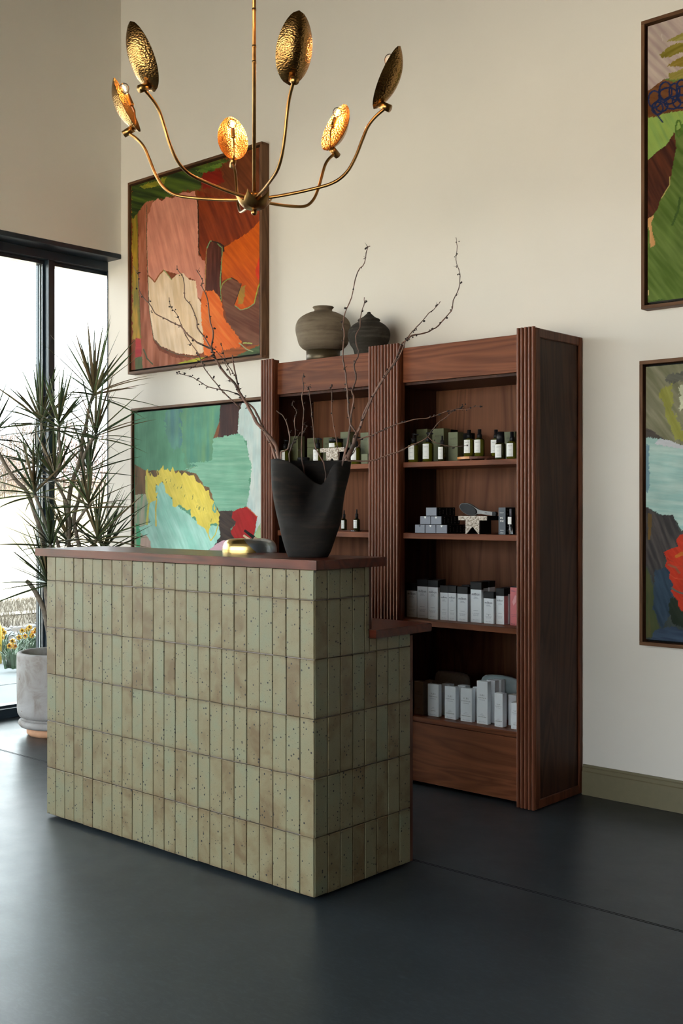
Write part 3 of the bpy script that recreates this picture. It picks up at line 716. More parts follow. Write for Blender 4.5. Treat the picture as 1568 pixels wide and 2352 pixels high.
L1 = [
 ('p', [(90,430),(230,400),(200,700),(150,800),(165,1500),(190,1880),(180,1900),(100,1900)], (112,105,35), (205,150,45), VV, 1, 14),
 ('p', [(90,430),(960,180),(1040,200),(880,290),(760,330),(740,480),(600,490),(480,540),(350,580),(220,610),(170,690),(90,760)], (38,52,24), (92,112,36), .25, 1.6, 22),
 ('p', [(160,445),(420,360),(400,420),(240,470)], (120,118,34), (160,150,40), .3, 1, 14),
 ('p', [(690,300),(960,215),(1000,235),(840,290),(780,330)], (60,90,30), (120,140,50), .3, 1, 12),
 ('p', [(950,230),(1340,70),(1340,560),(1000,540),(930,430),(960,330)], (92,44,22), (128,66,34), .9, 1.5, 16),
 ('p', [(760,320),(930,290),(965,400),(870,450),(760,470)], (120,24,14), (140,34,18), .4, 1, 16),
 ('p', [(150,700),(215,600),(300,575),(245,850),(235,1200),(250,1500),(295,1900),(350,2000),(500,2070),(700,2070),(740,2100),(190,2230),(185,2000),(165,1500)], (134,70,40), (188,116,90), VV, 1.4, 8),
 ('p', [(290,600),(345,560),(380,590),(420,545),(480,560),(520,530),(580,500),(640,510),(690,485),(718,640),(722,1100),(790,1130),(785,1440),(740,1520),(700,1480),(690,1330),(560,1290),(400,1240),(310,1345),(240,1290),(235,900),(248,720)], (196,124,104), (222,150,126), 1.35, 1.3, 7),
 ('p', [(246,1295),(310,1352),(355,1280),(400,1235),(470,1330),(520,1280),(580,1270),(640,1330),(700,1340),(715,1500),(760,1560),(770,1900),(800,2000),(700,2050),(520,2025),(370,1960),(300,1880),(255,1600)], (212,180,142), (236,212,186), 1.45, 1.2, 7),
 ('p', [(715,480),(880,540),(1000,520),(1335,500),(1335,800),(1100,950),(960,1010),(900,965),(830,970),(795,1150),(760,1145),(730,1090),(720,700)], (108,36,14), (150,62,24), 1.2, 1.2, 6),
 ('p', [(800,1050),(832,968),(930,990),(962,1040),(940,1350),(938,1540),(870,1440),(785,1440)], (70,28,20), (104,52,38), VV, 1, 5),
 ('p', [(960,1030),(1100,940),(1200,880),(1335,740),(1335,1200),(1312,1330),(1252,1560),(1130,1622),(1066,1570),(1135,1370),(1040,1310),(950,1340),(938,1150)], (206,92,14), (176,66,12), .9, 1, 10),
 ('p', [(1300,1120),(1335,1060),(1335,1290),(1290,1340),(1260,1280)], (218,58,24), (200,50,20), 1.1, 1, 10),
 ('p', [(1100,1420),(1170,1380),(1150,1560),(1100,1560)], (160,120,50), (180,130,40), .9, 1, 10),
 ('p', [(938,1390),(1035,1318),(1135,1375),(1066,1570),(1130,1622),(1252,1560),(1330,1300),(1345,1960),(1250,2010),(1130,1910),(1000,1750),(960,1560)], (98,54,38), (132,86,66), .5, 1.3, 6),
 ('p', [(765,1440),(870,1430),(938,1520),(970,1700),(1045,1800),(1140,1920),(1110,1990),(850,2060),(780,2050),(745,1560)], (214,96,28), (226,126,56), .9, 1.2, 10),
 ('p', [(820,2060),(1000,1990),(1180,1960),(1340,1940),(1345,2060),(900,2130)], (128,66,30), (190,96,40), 0, 1, 12),
 ('p', [(1010,2080),(1180,2010),(1345,1930),(1345,2060),(1000,2120)], (64,82,52), (92,112,78), .2, 1, 10),
 ('p', [(1310,1790),(1345,1780),(1345,1870),(1310,1860)], (96,128,56), (70,100,50), .2, 1, 6),
 ('p', [(128,1880),(182,1895),(186,2065),(126,2080)], (160,36,44), (186,60,50), 0, 1, 5),
 ('p', [(126,2068),(190,2060),(200,2210),(126,2210)], (78,92,54), (96,104,66), VV, 1, 4),
 ('p', [(470,2165),(560,2110),(700,2075),(820,2060),(700,2125),(500,2185)], (150,150,40), (196,176,50), 0, 1, 8),
 ('l', [(250,1290),(310,1352),(355,1280),(395,1240)], (150,86,44), (150,86,44), 0, 1, 6, 12),
 ('l', [(395,1240),(420,1265),(470,1330)], (140,150,90), (140,150,90), 0, 1, 4, 8),
 ('l', [(785,1440),(800,1050),(835,965)], (170,110,60), (150,130,80), 0, 1, 4, 7),
 ('l', [(805,1030),(835,965),(850,962)], (110,160,110), (110,160,110), 0, 1, 3, 8),
 ('l', [(905,990),(950,1030),(950,1080),(930,1340),(940,1530)], (104,156,104), (120,140,70), 0, 1, 4, 8),
 ('l', [(855,965),(925,985),(960,1010),(965,1060)], (40,26,18), (40,26,18), 0, 1, 5, 12),
 ('l', [(935,1420),(950,1370),(1000,1325),(1040,1318)], (140,150,70), (120,130,60), 0, 1, 4, 8),
 ('l', [(1035,1312),(1090,1340)], (50,30,24), (50,30,24), 0, 1, 4, 9),
 ('l', [(1328,1300),(1290,1400),(1252,1555)], (158,176,66), (140,150,60), 0, 1, 4, 9),
 ('l', [(1252,1558),(1190,1600),(1125,1618),(1070,1578)], (120,150,110), (150,160,70), 0, 1, 4, 8),
 ('l', [(1130,1376),(1105,1450),(1066,1560)], (52,36,26), (52,36,26), 0, 1, 4, 6),
 ('l', [(718,560),(722,700),(730,1080),(745,1100)], (34,26,16), (44,40,22), 0, 1, 6, 9),
 ('l', [(235,620),(232,900),(245,1300),(258,1620),(300,1890),(380,1980),(530,2040),(720,2070)], (66,72,52), (92,100,70), 0, 1, 4, 5),
 ('l', [(152,800),(150,1100),(165,1500),(178,1880)], (110,84,40), (90,70,40), 0, 1, 4, 4),
 ('l', [(1110,1930),(1180,1990),(1240,2010)], (150,160,120), (150,160,120), 0, 1, 4, 10),
 ('l', [(1150,1930),(1230,1935)], (166,176,96), (166,176,96), 0, 1, 4, 12),
 ('l', [(205,1990),(240,2080),(290,2130)], (70,84,50), (60,74,44), 0, 1, 5, 12),
 ('l', [(230,2195),(260,2210)], (70,84,50), (60,74,44), 0, 1, 5, 12)]
painting('painting', 'square abstract in pink, cream and orange, above the turquoise one left of the bookcases', -5.592, -4.407, 2.064, 3.247, (280, 320, 4.126), L1, ((112, 48, 20), (136, 70, 32), VV, 1), (430, 560), seed=1)
yel = [(200,900),(222,878),(240,960),(262,935),(285,975),(330,940),(352,880),(380,842),(395,900),(430,880),(450,910),(478,858),(510,930),(540,905),(570,950),(605,915),(640,950),(690,945),(718,1010),(760,1030),(790,1050),(815,1110),(850,1100),(868,1190),(905,1220),(925,1290),(962,1350),(950,1450),(900,1440),(865,1450),(840,1560),(812,1500),(760,1465),(735,1450),(700,1370),(668,1385),(660,1300),(620,1310),(590,1280),(545,1250),(500,1280),(478,1265),(468,1180),(405,1130),(395,1060),(372,1010),(330,1060),(300,1030),(300,1130),(325,1130),(300,1200),(235,1240),(208,1130)]
L2 = [
 ('p', [(560,220),(980,200),(960,380),(900,560),(890,800),(620,880),(560,600)], (84,140,122), (112,156,112), VV, 2, 30),
 ('p', [(400,240),(560,220),(560,640),(480,700),(400,500)], (84,128,130), (100,150,130), VV, 2, 40),
 ('p', [(968,205),(1195,190),(1152,380),(1152,540),(895,570),(955,400)], (58,38,38), (88,58,52), VV, 1.5, 5),
 ('p', [(895,565),(962,380),(955,480),(940,560)], (130,80,50), (110,66,44), VV, 1, 3),
 ('p', [(1192,190),(1400,150),(1400,1700),(1300,1720),(1345,1380),(1230,1280),(1280,1000),(1240,600),(1148,520),(1158,300)], (186,206,204), (216,220,214), VV, 1.4, 8),
 ('p', [(895,572),(1050,535),(1150,520),(1215,560),(1245,700),(1290,860),(1270,1000),(1262,1160),(1222,1290),(1090,1325),(930,1330),(860,1180),(760,1010),(700,940),(600,890),(740,850),(625,825),(880,800)], (118,172,146), (146,194,168), 0, 1.3, 16),
 ('p', [(85,835),(200,900),(600,900),(740,850),(600,905),(720,930),(800,1060),(852,1072),(905,1220),(960,1330),(900,1300),(500,1000),(215,1100),(200,1160),(90,1170)], (128,96,66), (70,64,46), VV, 1, 6),
 ('p', [(85,1150),(212,1140),(240,1480),(150,1700),(85,1700)], (176,170,150), (84,166,126), VV, 1, 8),
 ('p', [(100,1440),(150,1480),(140,1700),(105,1700)], (70,160,116), (90,176,130), VV, 1, 4),
 ('p', [(940,1320),(1095,1310),(1140,1430),(1070,1500),(1135,1640),(900,1660),(950,1500)], (50,42,42), (84,68,60), .6, 1, 8),
 ('p', [(850,1720),(900,1670),(990,1620),(1130,1612),(1240,1640),(1320,1740)], (206,166,180), (190,158,164), .2, 1, 5),
 ('p', [(300,1060),(370,1010),(460,1180),(560,1290),(680,1380),(760,1460),(950,1470),(968,1570),(900,1680),(850,1720),(240,1720),(130,1490),(240,1440),(215,1210),(315,1200)], (150,208,192), (186,228,216), 1.2, 1.2, 10),
 ('p', [(150,1600),(200,1560),(245,1620),(262,1720),(145,1720)], (190,164,152), (206,180,166), VV, 1, 5),
 ('p', yel, (222,200,84), (236,214,104), 1.2, .6, 8),
 ('l', [(312,1190),(302,1300),(306,1470)], (226,200,90), (226,200,90), 0, 1, 4, 14),
 ('l', [(205,960),(208,1130),(232,1230),(210,1450)], (214,204,96), (200,200,110), 0, 1, 6, 20),
 ('l', [(850,1440),(842,1560),(868,1620),(915,1560),(950,1440)], (216,200,84), (216,200,84), 0, 1, 3, 10),
 ('l', [(895,1250),(890,1300),(912,1330),(925,1290),(905,1230)], (110,170,150), (110,170,150), 0, 1, 2, 14),
 ('p', [(1092,1330),(1160,1290),(1240,1270),(1345,1370),(1318,1550),(1250,1650),(1130,1625),(1072,1530),(1130,1430),(1085,1390)], (176,36,38), (148,28,30), 1.2, 1, 7),
 ('l', [(1240,1275),(1300,1330),(1343,1375)], (196,110,80), (196,110,80), 0, 1, 4, 9),
 ('p', [(1318,1560),(1380,1440),(1400,1720),(1300,1720)], (158,184,136), (176,190,150), VV, 1, 8)]
for k in range(26):
    a_ = random.uniform(0, 1); x_ = 250 + 600 * a_; y_ = 920 + 420 * a_ ** 1.5 + random.uniform(-20, 40)
    L2.append(('l', ell(x_, y_, 10, random.uniform(30, 60), 12, -.2), (232, 212, 100), (222, 200, 90), 0, 1, 2, 5))
for k in range(16):
    a_ = random.uniform(0, 1); x_ = 400 + 480 * a_; y_ = 960 + 420 * a_ ** 1.4 + random.uniform(-20, 60)
    L2.append(('l', [(x_, y_), (x_ - 8, y_ + random.uniform(14, 34))], (70, 90, 60), (120, 130, 60), 0, 1, 2, 4))
painting('painting', 'turquoise and mint abstract with yellow scribble and red patch, partly behind the left bookcase', -5.563, -4.385, .672, 1.851, (290, 880, 4.48), L2, ((96, 152, 124), (84, 136, 110), VV, 2), (430, 460), seed=2)
L3 = [
 ('p', [(130,180),(450,70),(450,560),(270,580),(150,670),(130,700)], (168,146,142), (198,182,170), .8, 1.4, 8),
 ('p', [(240,400),(320,330),(450,290),(450,360),(330,410),(250,425)], (118,106,30), (150,136,60), -.5, .8, 10),
 ('p', [(285,300),(407,240),(450,225),(450,290),(330,300)], (130,120,44), (160,150,90), -.5, .8, 8),
 ('p', [(280,480),(407,410),(450,400),(450,485),(330,485)], (124,104,34), (150,130,60), -.5, .8, 10),
 ('p', [(300,540),(407,500),(450,500),(450,570),(310,585)], (126,112,36), (160,150,80), -.4, .8, 8),
 ('p', [(130,680),(268,576),(330,600),(450,560),(450,800),(260,835),(190,865),(130,850)], (98,58,28), (122,78,42), .3, 1, 6),
 ('p', [(130,850),(190,862),(260,830),(450,800),(450,900),(350,960),(280,1070),(210,1110),(155,1180),(130,1160)], (148,172,84), (124,156,84), 1.1, 1, 8),
 ('p', [(130,1190),(155,1170),(205,1120),(285,1060),(345,965),(360,1080),(332,1200),(312,1350),(250,1440),(220,1530),(150,1610),(130,1600)], (56,24,16), (96,48,28), 1.1, 1, 6),
 ('p', [(130,1610),(196,1570),(175,1640),(206,1790),(168,1810),(158,1660),(130,1700)], (206,156,104), (180,124,70), VV, 1, 5),
 ('l', [(310,1290),(310,1350),(250,1450)], (186,164,100), (150,140,80), 0, 1, 4, 6),
 ('l', ell(375, 940, 20, 60), (70,100,34), (84,112,44), 0, 1, 3, 13),
 ('p', [(130,2210),(260,2185),(300,2200),(200,2240),(130,2250)], (60,84,40), (80,100,50), 0, 1, 6),
 ('l', [(385,1450),(370,1540),(330,1640)], (56,78,30), (60,84,34), 0, 1, 8, 16),
 ('p', [(140,2120),(156,2120),(156,2160),(140,2165)], (196,170,120), (196,170,120), 0, 1, 3)]
for e in [(200,725,46,62),(280,665,46,66),(345,670,40,60),(395,640,34,56),(330,750,60,46),(250,770,46,44),(380,740,50,50),(300,700,70,60),(220,790,40,44),(400,690,40,60)]:
    L3.append(('l', ell(*e), (22, 32, 66), (30, 46, 88), 0, 1, 3, 13))
L3.append(('l', [(185,790), (225,850), (258,892)], (22, 32, 66), (30, 46, 88), 0, 1, 3, 12))
L3.append(('l', [(250,250), (260,300)], (190,176,168), (190,176,168), 0, 1, 3, 6))
painting('painting', 'green abstract with blue looping scribble, upper of the two at the right edge', -2.163, -.978, 2.064, 3.254, (1440, 0, 3.18), L3, ((76, 98, 34), (106, 124, 62), .9, 1.2), (330, 520), 1567, 3)
L4 = [
 ('p', [(110,100),(450,60),(450,720),(280,670),(110,640)], (112,110,84), (146,142,120), .9, 1.2, 14),
 ('p', [(285,200),(380,180),(450,160),(450,240),(290,250)], (86,86,78), (110,110,96), .3, 1, 18),
 ('p', [(230,300),(330,260),(330,450),(400,600),(450,640),(450,700),(340,660),(290,480)], (134,134,62), (158,158,84), 1.2, 1, 22),
 ('p', [(380,280),(450,260),(450,470),(380,440)], (176,178,150), (204,206,176), 1.2, 1, 18),
 ('p', [(140,580),(240,640),(300,680),(180,660),(130,650)], (88,80,74), (70,66,62), .2, 1, 10),
 ('p', [(110,660),(160,650),(290,668),(407,730),(450,740),(450,1350),(400,1340),(340,1230),(230,1212),(150,1160),(110,1150)], (150,186,180), (188,208,198), .1, 1.4, 8),
 ('p', [(225,665),(300,668),(407,715),(407,735),(280,715),(200,700)], (196,196,200), (170,176,182), .1, 1, 6),
 ('p', [(130,700),(160,715),(156,760),(165,1000),(150,1070),(132,1000)], (100,132,146), (126,156,166), VV, 1, 8),
 ('p', [(110,1160),(150,1160),(228,1222),(332,1210),(360,1300),(407,1350),(450,1360),(450,1520),(280,1500),(255,1640),(215,1760),(150,1600),(110,1560)], (52,50,50), (92,84,82), 1.2, 1, 12),
 ('p', [(150,1200),(180,1210),(170,1400),(150,1400)], (110,84,40), (92,76,46), VV, 1, 6),
 ('p', [(110,1620),(150,1600),(190,1750),(200,1900),(240,2100),(110,2120)], (72,80,50), (92,84,50), VV, 1, 10),
 ('p', [(200,1620),(300,1600),(340,1760),(310,1950),(250,2060),(190,1900)], (42,58,74), (58,76,94), 1.2, 1, 12),
 ('p', [(310,1830),(450,1780),(450,2060),(330,2010),(300,1900)], (34,42,32), (50,58,46), 1.1, 1, 10),
 ('p', [(200,2060),(330,2030),(450,2080),(450,2160),(150,2160)], (48,62,82), (74,92,112), .2, 1, 10),
 ('p', [(450,1350),(380,1365),(358,1400),(372,1450),(300,1470),(268,1490),(292,1545),(276,1590),(312,1640),(304,1680),(340,1730),(318,1770),(350,1820),(375,1850),(370,1880),(400,1920),(450,1940)], (196,58,34), (168,42,24), .9, .8, 5),
 ('l', [(270,1490),(300,1545),(340,1560)], (140,36,22), (214,84,54), 0, 1, 3, 6), ('l', [(290,1560),(330,1600),(407,1590)], (136,36,22), (214,84,54), 0, 1, 3, 7),
 ('l', [(310,1650),(350,1680),(420,1690)], (214,84,54), (136,36,22), 0, 1, 3, 7), ('l', [(325,1750),(350,1770),(400,1790)], (84,100,96), (110,90,70), 0, 1, 3, 12),
 ('l', [(360,1520),(395,1500),(430,1500)], (196,110,40), (180,90,30), 0, 1, 3, 26), ('l', [(300,1580),(350,1600),(380,1640)], (150,84,60), (130,70,50), 0, 1, 4, 16)]
painting('painting', 'pale blue abstract with orange red flower, lower of the two at the right edge', -2.171, -.978, .676, 1.851, (1440, 800, 3.18), L4, ((54, 62, 62), (76, 80, 74), 1.2, 1.4), (330, 520), 1567, 4)

# ------------------------------------------------------------------ clay jars on the left bookcase
def cr(pts, n=6):
    """Catmull-Rom through 2-D or 3-D points"""
    P = [np.array(p, float) for p in pts]; P = [2 * P[0] - P[1]] + P + [2 * P[-1] - P[-2]]; out = []
    for i in range(1, len(P) - 2):
        for k in range(n):
            t = k / n; a, b, c, d = P[i - 1:i + 3]
            out.append(.5 * ((2 * b) + (c - a) * t + (2 * a - 5 * b + 4 * c - d) * t * t + (3 * b - a - 3 * c + d) * t ** 3))
    out.append(P[-2]); return out
TZ = 1.9625
pj = at_y(742, 760, 4.140); dj = (pj - EYE).dot(DV); k = dj / FPX
zpx = lambda y, D: HC + (Y0 - y) * D / FPX
jar = thing('clay_jar', 'large round tan clay jar with short neck on top of the left bookcase', 'jar', (pj.x, 4.140, TZ), 'clay jars on the left bookcase')
obj('foot_ring', G().lathe([(39 * k, 0), (39 * k, zpx(806, dj) - TZ), (30 * k, zpx(806, dj) - TZ), (30 * k, 0), (39 * k, 0)], (pj.x, 4.140, TZ), 40), M['bronze'] if False else plain('dull_brass', (.10, .075, .042), .4, .6), jar, True)
prof = [(30, 807), (44, 803), (55, 793), (60, 778), (63.5, 762), (63, 748), (58, 736), (48, 727), (34, 720), (23, 716.5), (20.5, 713), (21, 710), (24, 707.5), (24, 705.5), (21.5, 705), (18.5, 709), (18, 716)]
prof = [(a * k, zpx(b, dj) - TZ) for a, b in prof]
prof = [tuple(q) for q in cr(prof, 4)]
obj('body', G().lathe([(0, prof[0][1])] + prof, (pj.x, 4.140, TZ), 56), M['jar_tan'], jar, True)
obj('mouth', G().lathe([(0, 0), (18.2 * k, 0)], (pj.x, 4.140, zpx(714, dj)), 32), M['blackmat'], jar)
p2 = at_y(847, 770, 4.150); d2 = (p2 - EYE).dot(DV); k = d2 / FPX
jar2 = thing('clay_jar', 'smaller blackened clay jar with pointed lid on the left bookcase', 'jar', (p2.x, 4.150, TZ), 'clay jars on the left bookcase')
z0_ = zpx(812, d2); zz = lambda y: max(0, zpx(y, d2) - TZ)
pr_ = [(22, 0), (30, .002)] + [(a, zz(b)) for a, b in [(36, 803), (43, 792), (48, 777), (49, 767), (46, 757), (38, 748), (29, 742), (24, 739.5), (23, 736)]]
pr_ = [(a * k, b) for a, b in pr_]
obj('body', G().lathe([(0, 0)] + [tuple(q) for q in cr(pr_, 4)], (p2.x, 4.150, TZ), 52), M['jar_dark'], jar2, True)
lp = [(25, 738), (26, 735.5), (24, 733), (18, 731), (12, 727), (7, 722), (4.5, 720.5), (4.5, 718.5), (3, 717), (0, 716.3)]
obj('lid', G().lathe([(0, zz(738))] + [(a * k, zz(b)) for a, b in lp], (p2.x, 4.150, TZ), 40), M['jar_dark'], jar2, True)

# ------------------------------------------------------------------ the black vase with its folded front
DT = 1.0795
vc = at_z(707.5, 1275, DT); vD = 3.775; vc = at_d(707.5, 1280, vD); VC = Vector((vc.x, vc.y, DT)); kv = vD / FPX
tabL = [(1056, 621.5), (1085, 622), (1120, 624), (1150, 628), (1180, 634), (1210, 641), (1240, 648), (1268, 656), (1281, 662)]
tabR = [(1056, 806.5), (1085, 804), (1110, 798), (1130, 792.5), (1160, 788), (1190, 785), (1210, 780), (1230, 773), (1250, 766), (1268, 760), (1281, 753)]
rim = [(621, 1057), (640, 1056.5), (665, 1062), (680, 1071), (694, 1081), (708, 1095), (722, 1108), (736, 1115), (746, 1114), (752, 1102), (756, 1085), (765, 1070), (779, 1063), (806, 1060)]
HV = (1281 - 1057) * kv
def vase_pt(th, t, inner):
    c, s = math.cos(th), math.sin(th)                     # c: along the picture to the right, s > 0: towards the viewer
    y = 1281 - (1281 - 1057) * t
    xl, xr = np.interp(y, *zip(*tabL)), np.interp(y, *zip(*tabR)); cx, a = (xl + xr) / 2, (xr - xl) / 2
    a_ = a * (1 - (.0 if not inner else 7 / a)); u = cx + a_ * c
    # rim height at this side
    yr = np.interp(u, *zip(*rim)); f = max(0, min(1, (s + .05) / .35)) if s > -.05 else 0; f = f * f * (3 - 2 * f)
    top = 1057.5 * (1 - f) + yr * f
    y = 1281 - (1281 - top) * t
    xl, xr = np.interp(y, *zip(*tabL)), np.interp(y, *zip(*tabR)); cx, a = (xl + xr) / 2, (xr - xl) / 2
    a_ = a - (7 if inner else 0); b = .56 * a + 10 - (7 if inner else 0)
    u = cx + a_ * math.copysign(abs(c) ** .92, c); w = b * s
    if s > 0:                                             # the fold: a valley running down and left from the notch, a swelling on its right
        d = math.exp(-((u - 728 + (y - 1120) * .25) / 30) ** 2 - ((y - 1120) / 58) ** 2) * 52 + math.exp(-((u - 690) / 40) ** 2 - ((y - 1115) / 60) ** 2) * 30
        l = math.exp(-((u - 770 + max(0, y - 1130) * .35) / 17) ** 2 - ((y - 1120) / 60) ** 2) * 15 + math.exp(-((u - 700) / 60) ** 2 - ((y - 1205) / 22) ** 2) * 9
        w += (l - d) * min(1, s * 1.6)
    return VC + RV * ((u - 707.5) * kv) - DV * (w * kv) + Vector((0, 0, (1281 - y) * kv))
N = 96; g = G(); NV = 44
g.grid(lambda u, v: vase_pt(u * 2 * math.pi, v, False), N, NV, closed=True)
g.grid(lambda u, v: vase_pt(u * 2 * math.pi, 1 - v * .93, True), N, NV, closed=True)
bo = NV * N; bi = (NV + 1) * N
for i in range(N): j = (i + 1) % N; g.f.append((bo + i, bo + j, bi + j, bi + i))
g.f.append(tuple(range(N))[::-1]); e0 = (2 * NV + 1) * N; g.f.append(tuple(e0 + i for i in range(N)))
va = obj('vase', g, M['vase'], None, True, at=VC); tag(va, 'tall matte black clay vase with a folded, notched front, holding bare branches', 'vase')

# ------------------------------------------------------------------ bare thorny branches standing in the vase
BASEPX = (712, 1262)
def branch(lab, stems, d0=0.0, seed=0, slope=0.0):
    random.seed(seed)
    root = thing('branch', lab, 'branch', tuple(VC + Vector((0, 0, .02))), 'bare branches in the black vase')
    bud = G()
    for si, (pts, r0, r1, *opt) in enumerate(stems):
        pp = list(pts)
        dd = opt[0] if opt else 0.0
        if si == 0 and not (len(opt) > 1): pp = [(BASEPX[0] + (pp[0][0] - BASEPX[0]) * .25, 1255)] + pp
        L = len(pp); P3 = []
        for i, (x, y) in enumerate(pp):
            D = vD + d0 + slope * (1060 - y) / 1000 + dd * i / L * .06
            if y > 1120: D = vD
            P3.append(at_d(x, y, D))
        C = cr([tuple(p) for p in P3], 3); m = len(C)
        C = [Vector(c) + Vector((random.gauss(0, .0006), random.gauss(0, .0006), random.gauss(0, .0006))) for c in C]
        R = [(r0 + (r1 - r0) * (i / (m - 1)) ** .8) * (1 + .12 * math.sin(i * 2.1 + si)) for i in range(m)]
        o = obj('stem' if si == 0 else 'twig', G().tube(C, R, 7), M['bark'], root, True)
        for i in range(4 if si == 0 else 1, m, 2 if r0 < .003 else 3):
            if C[i].z < VC.z + HV + .03: continue
            t = (C[min(i + 1, m - 1)] - C[i - 1]).normalized(); n_ = t.orthogonal().normalized(); n_ = Matrix.Rotation(random.random() * 6.28, 3, t) @ n_
            rb = random.uniform(.0022, .0036)
            for q in range(random.choice((1, 2, 3))): 
                e = n_ * (R[i] + rb * .5) + t * random.gauss(0, .003) + Vector((random.gauss(0, .002),) * 3); bud.sphere(tuple(C[i] + e), rb * random.uniform(.7, 1.1), 6)
            if random.random() < .35: bud.tube([C[i], C[i] + (n_ * .9 + t * .5) * random.uniform(.01, .02)], [.0013, .0002], 4)
    if bud.v: b = obj('buds', bud, M['bud'], root, True, fix=False); b['kind'] = 'stuff'
T1 = [(641,1057),(632,1022),(610,993),(590,972),(575,943),(562,921),(551,903),(538,881),(514,854),(494,823),(485,797)]
branch('thick branch reaching far left in front of the pink painting, forked into many twigs', [
 (T1, .0072, .0036),
 ([(485,797),(490,766),(483,740),(479,710),(475.5,682),(463,658),(464.6,645),(455.4,627),(450,619.6)], .0030, .0011, -.6),
 ([(494,823),(475.5,784),(453.6,753),(452,736.6),(438,700),(424,682.7),(421.6,639.7),(408,619.6),(406,610.5)], .0030, .0011, .6),
 ([(490,803),(473.7,796),(453.6,786),(431.6,769.5),(417,751),(409.7,746.7),(384,734.8),(356.7,720),(344.8,700),(333.8,689),(320,667),(317.4,645),(317.4,634),(305.5,610.5)], .0034, .0009, 1.2),
 ([(496,826),(484.7,819),(464.6,825),(446,841),(434,849)], .0018, .0010, -1)], .02, 1, .03)
branch('branch leaning left beside the thick one, low twigs crossing the picture frames', [
 ([(634,1057),(622,1020),(606,990),(594,960),(580,935),(560,920),(552,912)], .0050, .0030),
 ([(552,938),(526.7,914),(506.6,894),(488,870),(469,846),(455.4,813.4),(430.7,778.7),(417,747.6),(406,722),(391.4,704.6),(388.7,683.6)], .0026, .0010, 1),
 ([(556,915),(545,904.8),(512,895.7),(478,888),(459,877),(439,864.6),(417,859),(409.7,854.6)], .0024, .0010, .5),
 ([(556,915),(548,893),(543,870),(536,837),(533,815)], .0030, .0022, -.5),
 ([(550,905),(545,880),(539.5,863),(522,837),(516.7,822.6),(508.4,791.5)], .0020, .0010, -1),
 ([(530,862),(514,828),(503,815),(492,800.6)], .0016, .0010)], .05, 2, .05)
branch('short curved twig just right of the leaning branches, inside the left notch', [([(644,1060),(661,1031.6),(665.5,1001),(658.4,972.6),(649,953.7),(635,944)], .0030, .0016)], -.01, 3)
branch('crooked twig with zigzag tip, second from the left of the short ones', [([(665.5,1066),(668,1029),(678.5,998.6),(676,968),(681,946.6),(671.4,930),(673,919.5)], .0024, .0012), ([(669,1026),(684,1003),(690,992)], .0014, .0008)], .03, 4)
branch('upright twig with pale thorns, tallest of the short ones', [([(700,1095),(692.6,1053),(694,991.5),(697,939.6),(692.6,912.4),(697,889),(695,871),(697,857)], .0030, .0013), ([(694,995),(701,985),(705,978)], .0013, .0004)], .02, 5)
branch('dark smooth twig leaning left, rising from the notch of the vase', [([(748,1090),(724.5,1029),(717.4,965.5),(714,932.5),(710,897),(708,887.6)], .0028, .0013)], .02, 6)
branch('thin reddish twig standing alone above the middle of the vase', [([(776,1066),(775,1027),(769,996),(762,949),(762,911),(760,887.6)], .0018, .0010)], .06, 7)
T2 = [(796,1058),(807,1034),(814,1010),(820,994)]
branch('thickest right-hand branch, forking into long stems that curve past the right bookcase', [
 (T2, .0088, .0070),
 ([(820,994),(830.7,970),(840,939.6),(866,892),(885,859),(906,831),(920,793),(926,787),(946,771),(972,765.5),(986.5,761),(1006.6,747.6),(1017.8,735),(1035.6,715),(1041,690.7),(1053.5,661.7),(1055.7,635),(1053.5,619),(1046.8,597),(1049,565.7),(1046.8,544.5)], .0042, .0009, 1),
 ([(820,994),(828,980),(848,928),(875,879),(898,845),(915.6,821.6),(930,785),(940,770),(946,762),(963,745),(984,719.7),(1000,707.5),(1011,692)], .0036, .0010, -.6),
 ([(819,996),(804.7,972.6),(800,935),(797.6,897),(793,857),(788,826),(789,793),(790.6,762.6),(788,745),(792,719.7),(807,684),(820,626),(837,603.7),(842.5,572),(850,565.7)], .0036, .0012, .8),
 ([(803.5,1050),(815,1034),(826,1020)], .0022, .0012),
 ([(822,1009),(849.6,1001),(897,979.7),(927,970),(949.5,964),(992.7,957),(1019,947),(1042,941.6),(1072,940),(1089,933),(1109,934)], .0026, .0009, -1)], -.02, 8, -.03)
branch('dark crooked branch rising beside the thick right-hand one', [([(786,1062),(800,1010),(807,951),(812,916),(808,897),(818,869),(813,838),(823.6,812),(819,793),(816.5,772),(826,751),(828,722),(835,701),(836,682)], .0042, .0013), ([(810,898),(800,895),(794,890)], .0022, .0018)], .03, 9)
branch('low dark branch stretching right, level with the shelf of green bottles', [
 ([(788,1060),(800,1058),(849.6,1058.7),(892,1044.6),(918,1036),(946,1022),(968,1013),(982.7,1003)], .0034, .0018),
 ([(982.7,1003),(1002,974.7),(1027.5,955.7),(1041.6,941.6),(1059,934),(1062,927)], .0018, .0009), ([(982.7,1003),(997.6,1016),(1032.5,1025),(1059,1024.5),(1077,1022)], .0016, .0008)], -.06, 10)

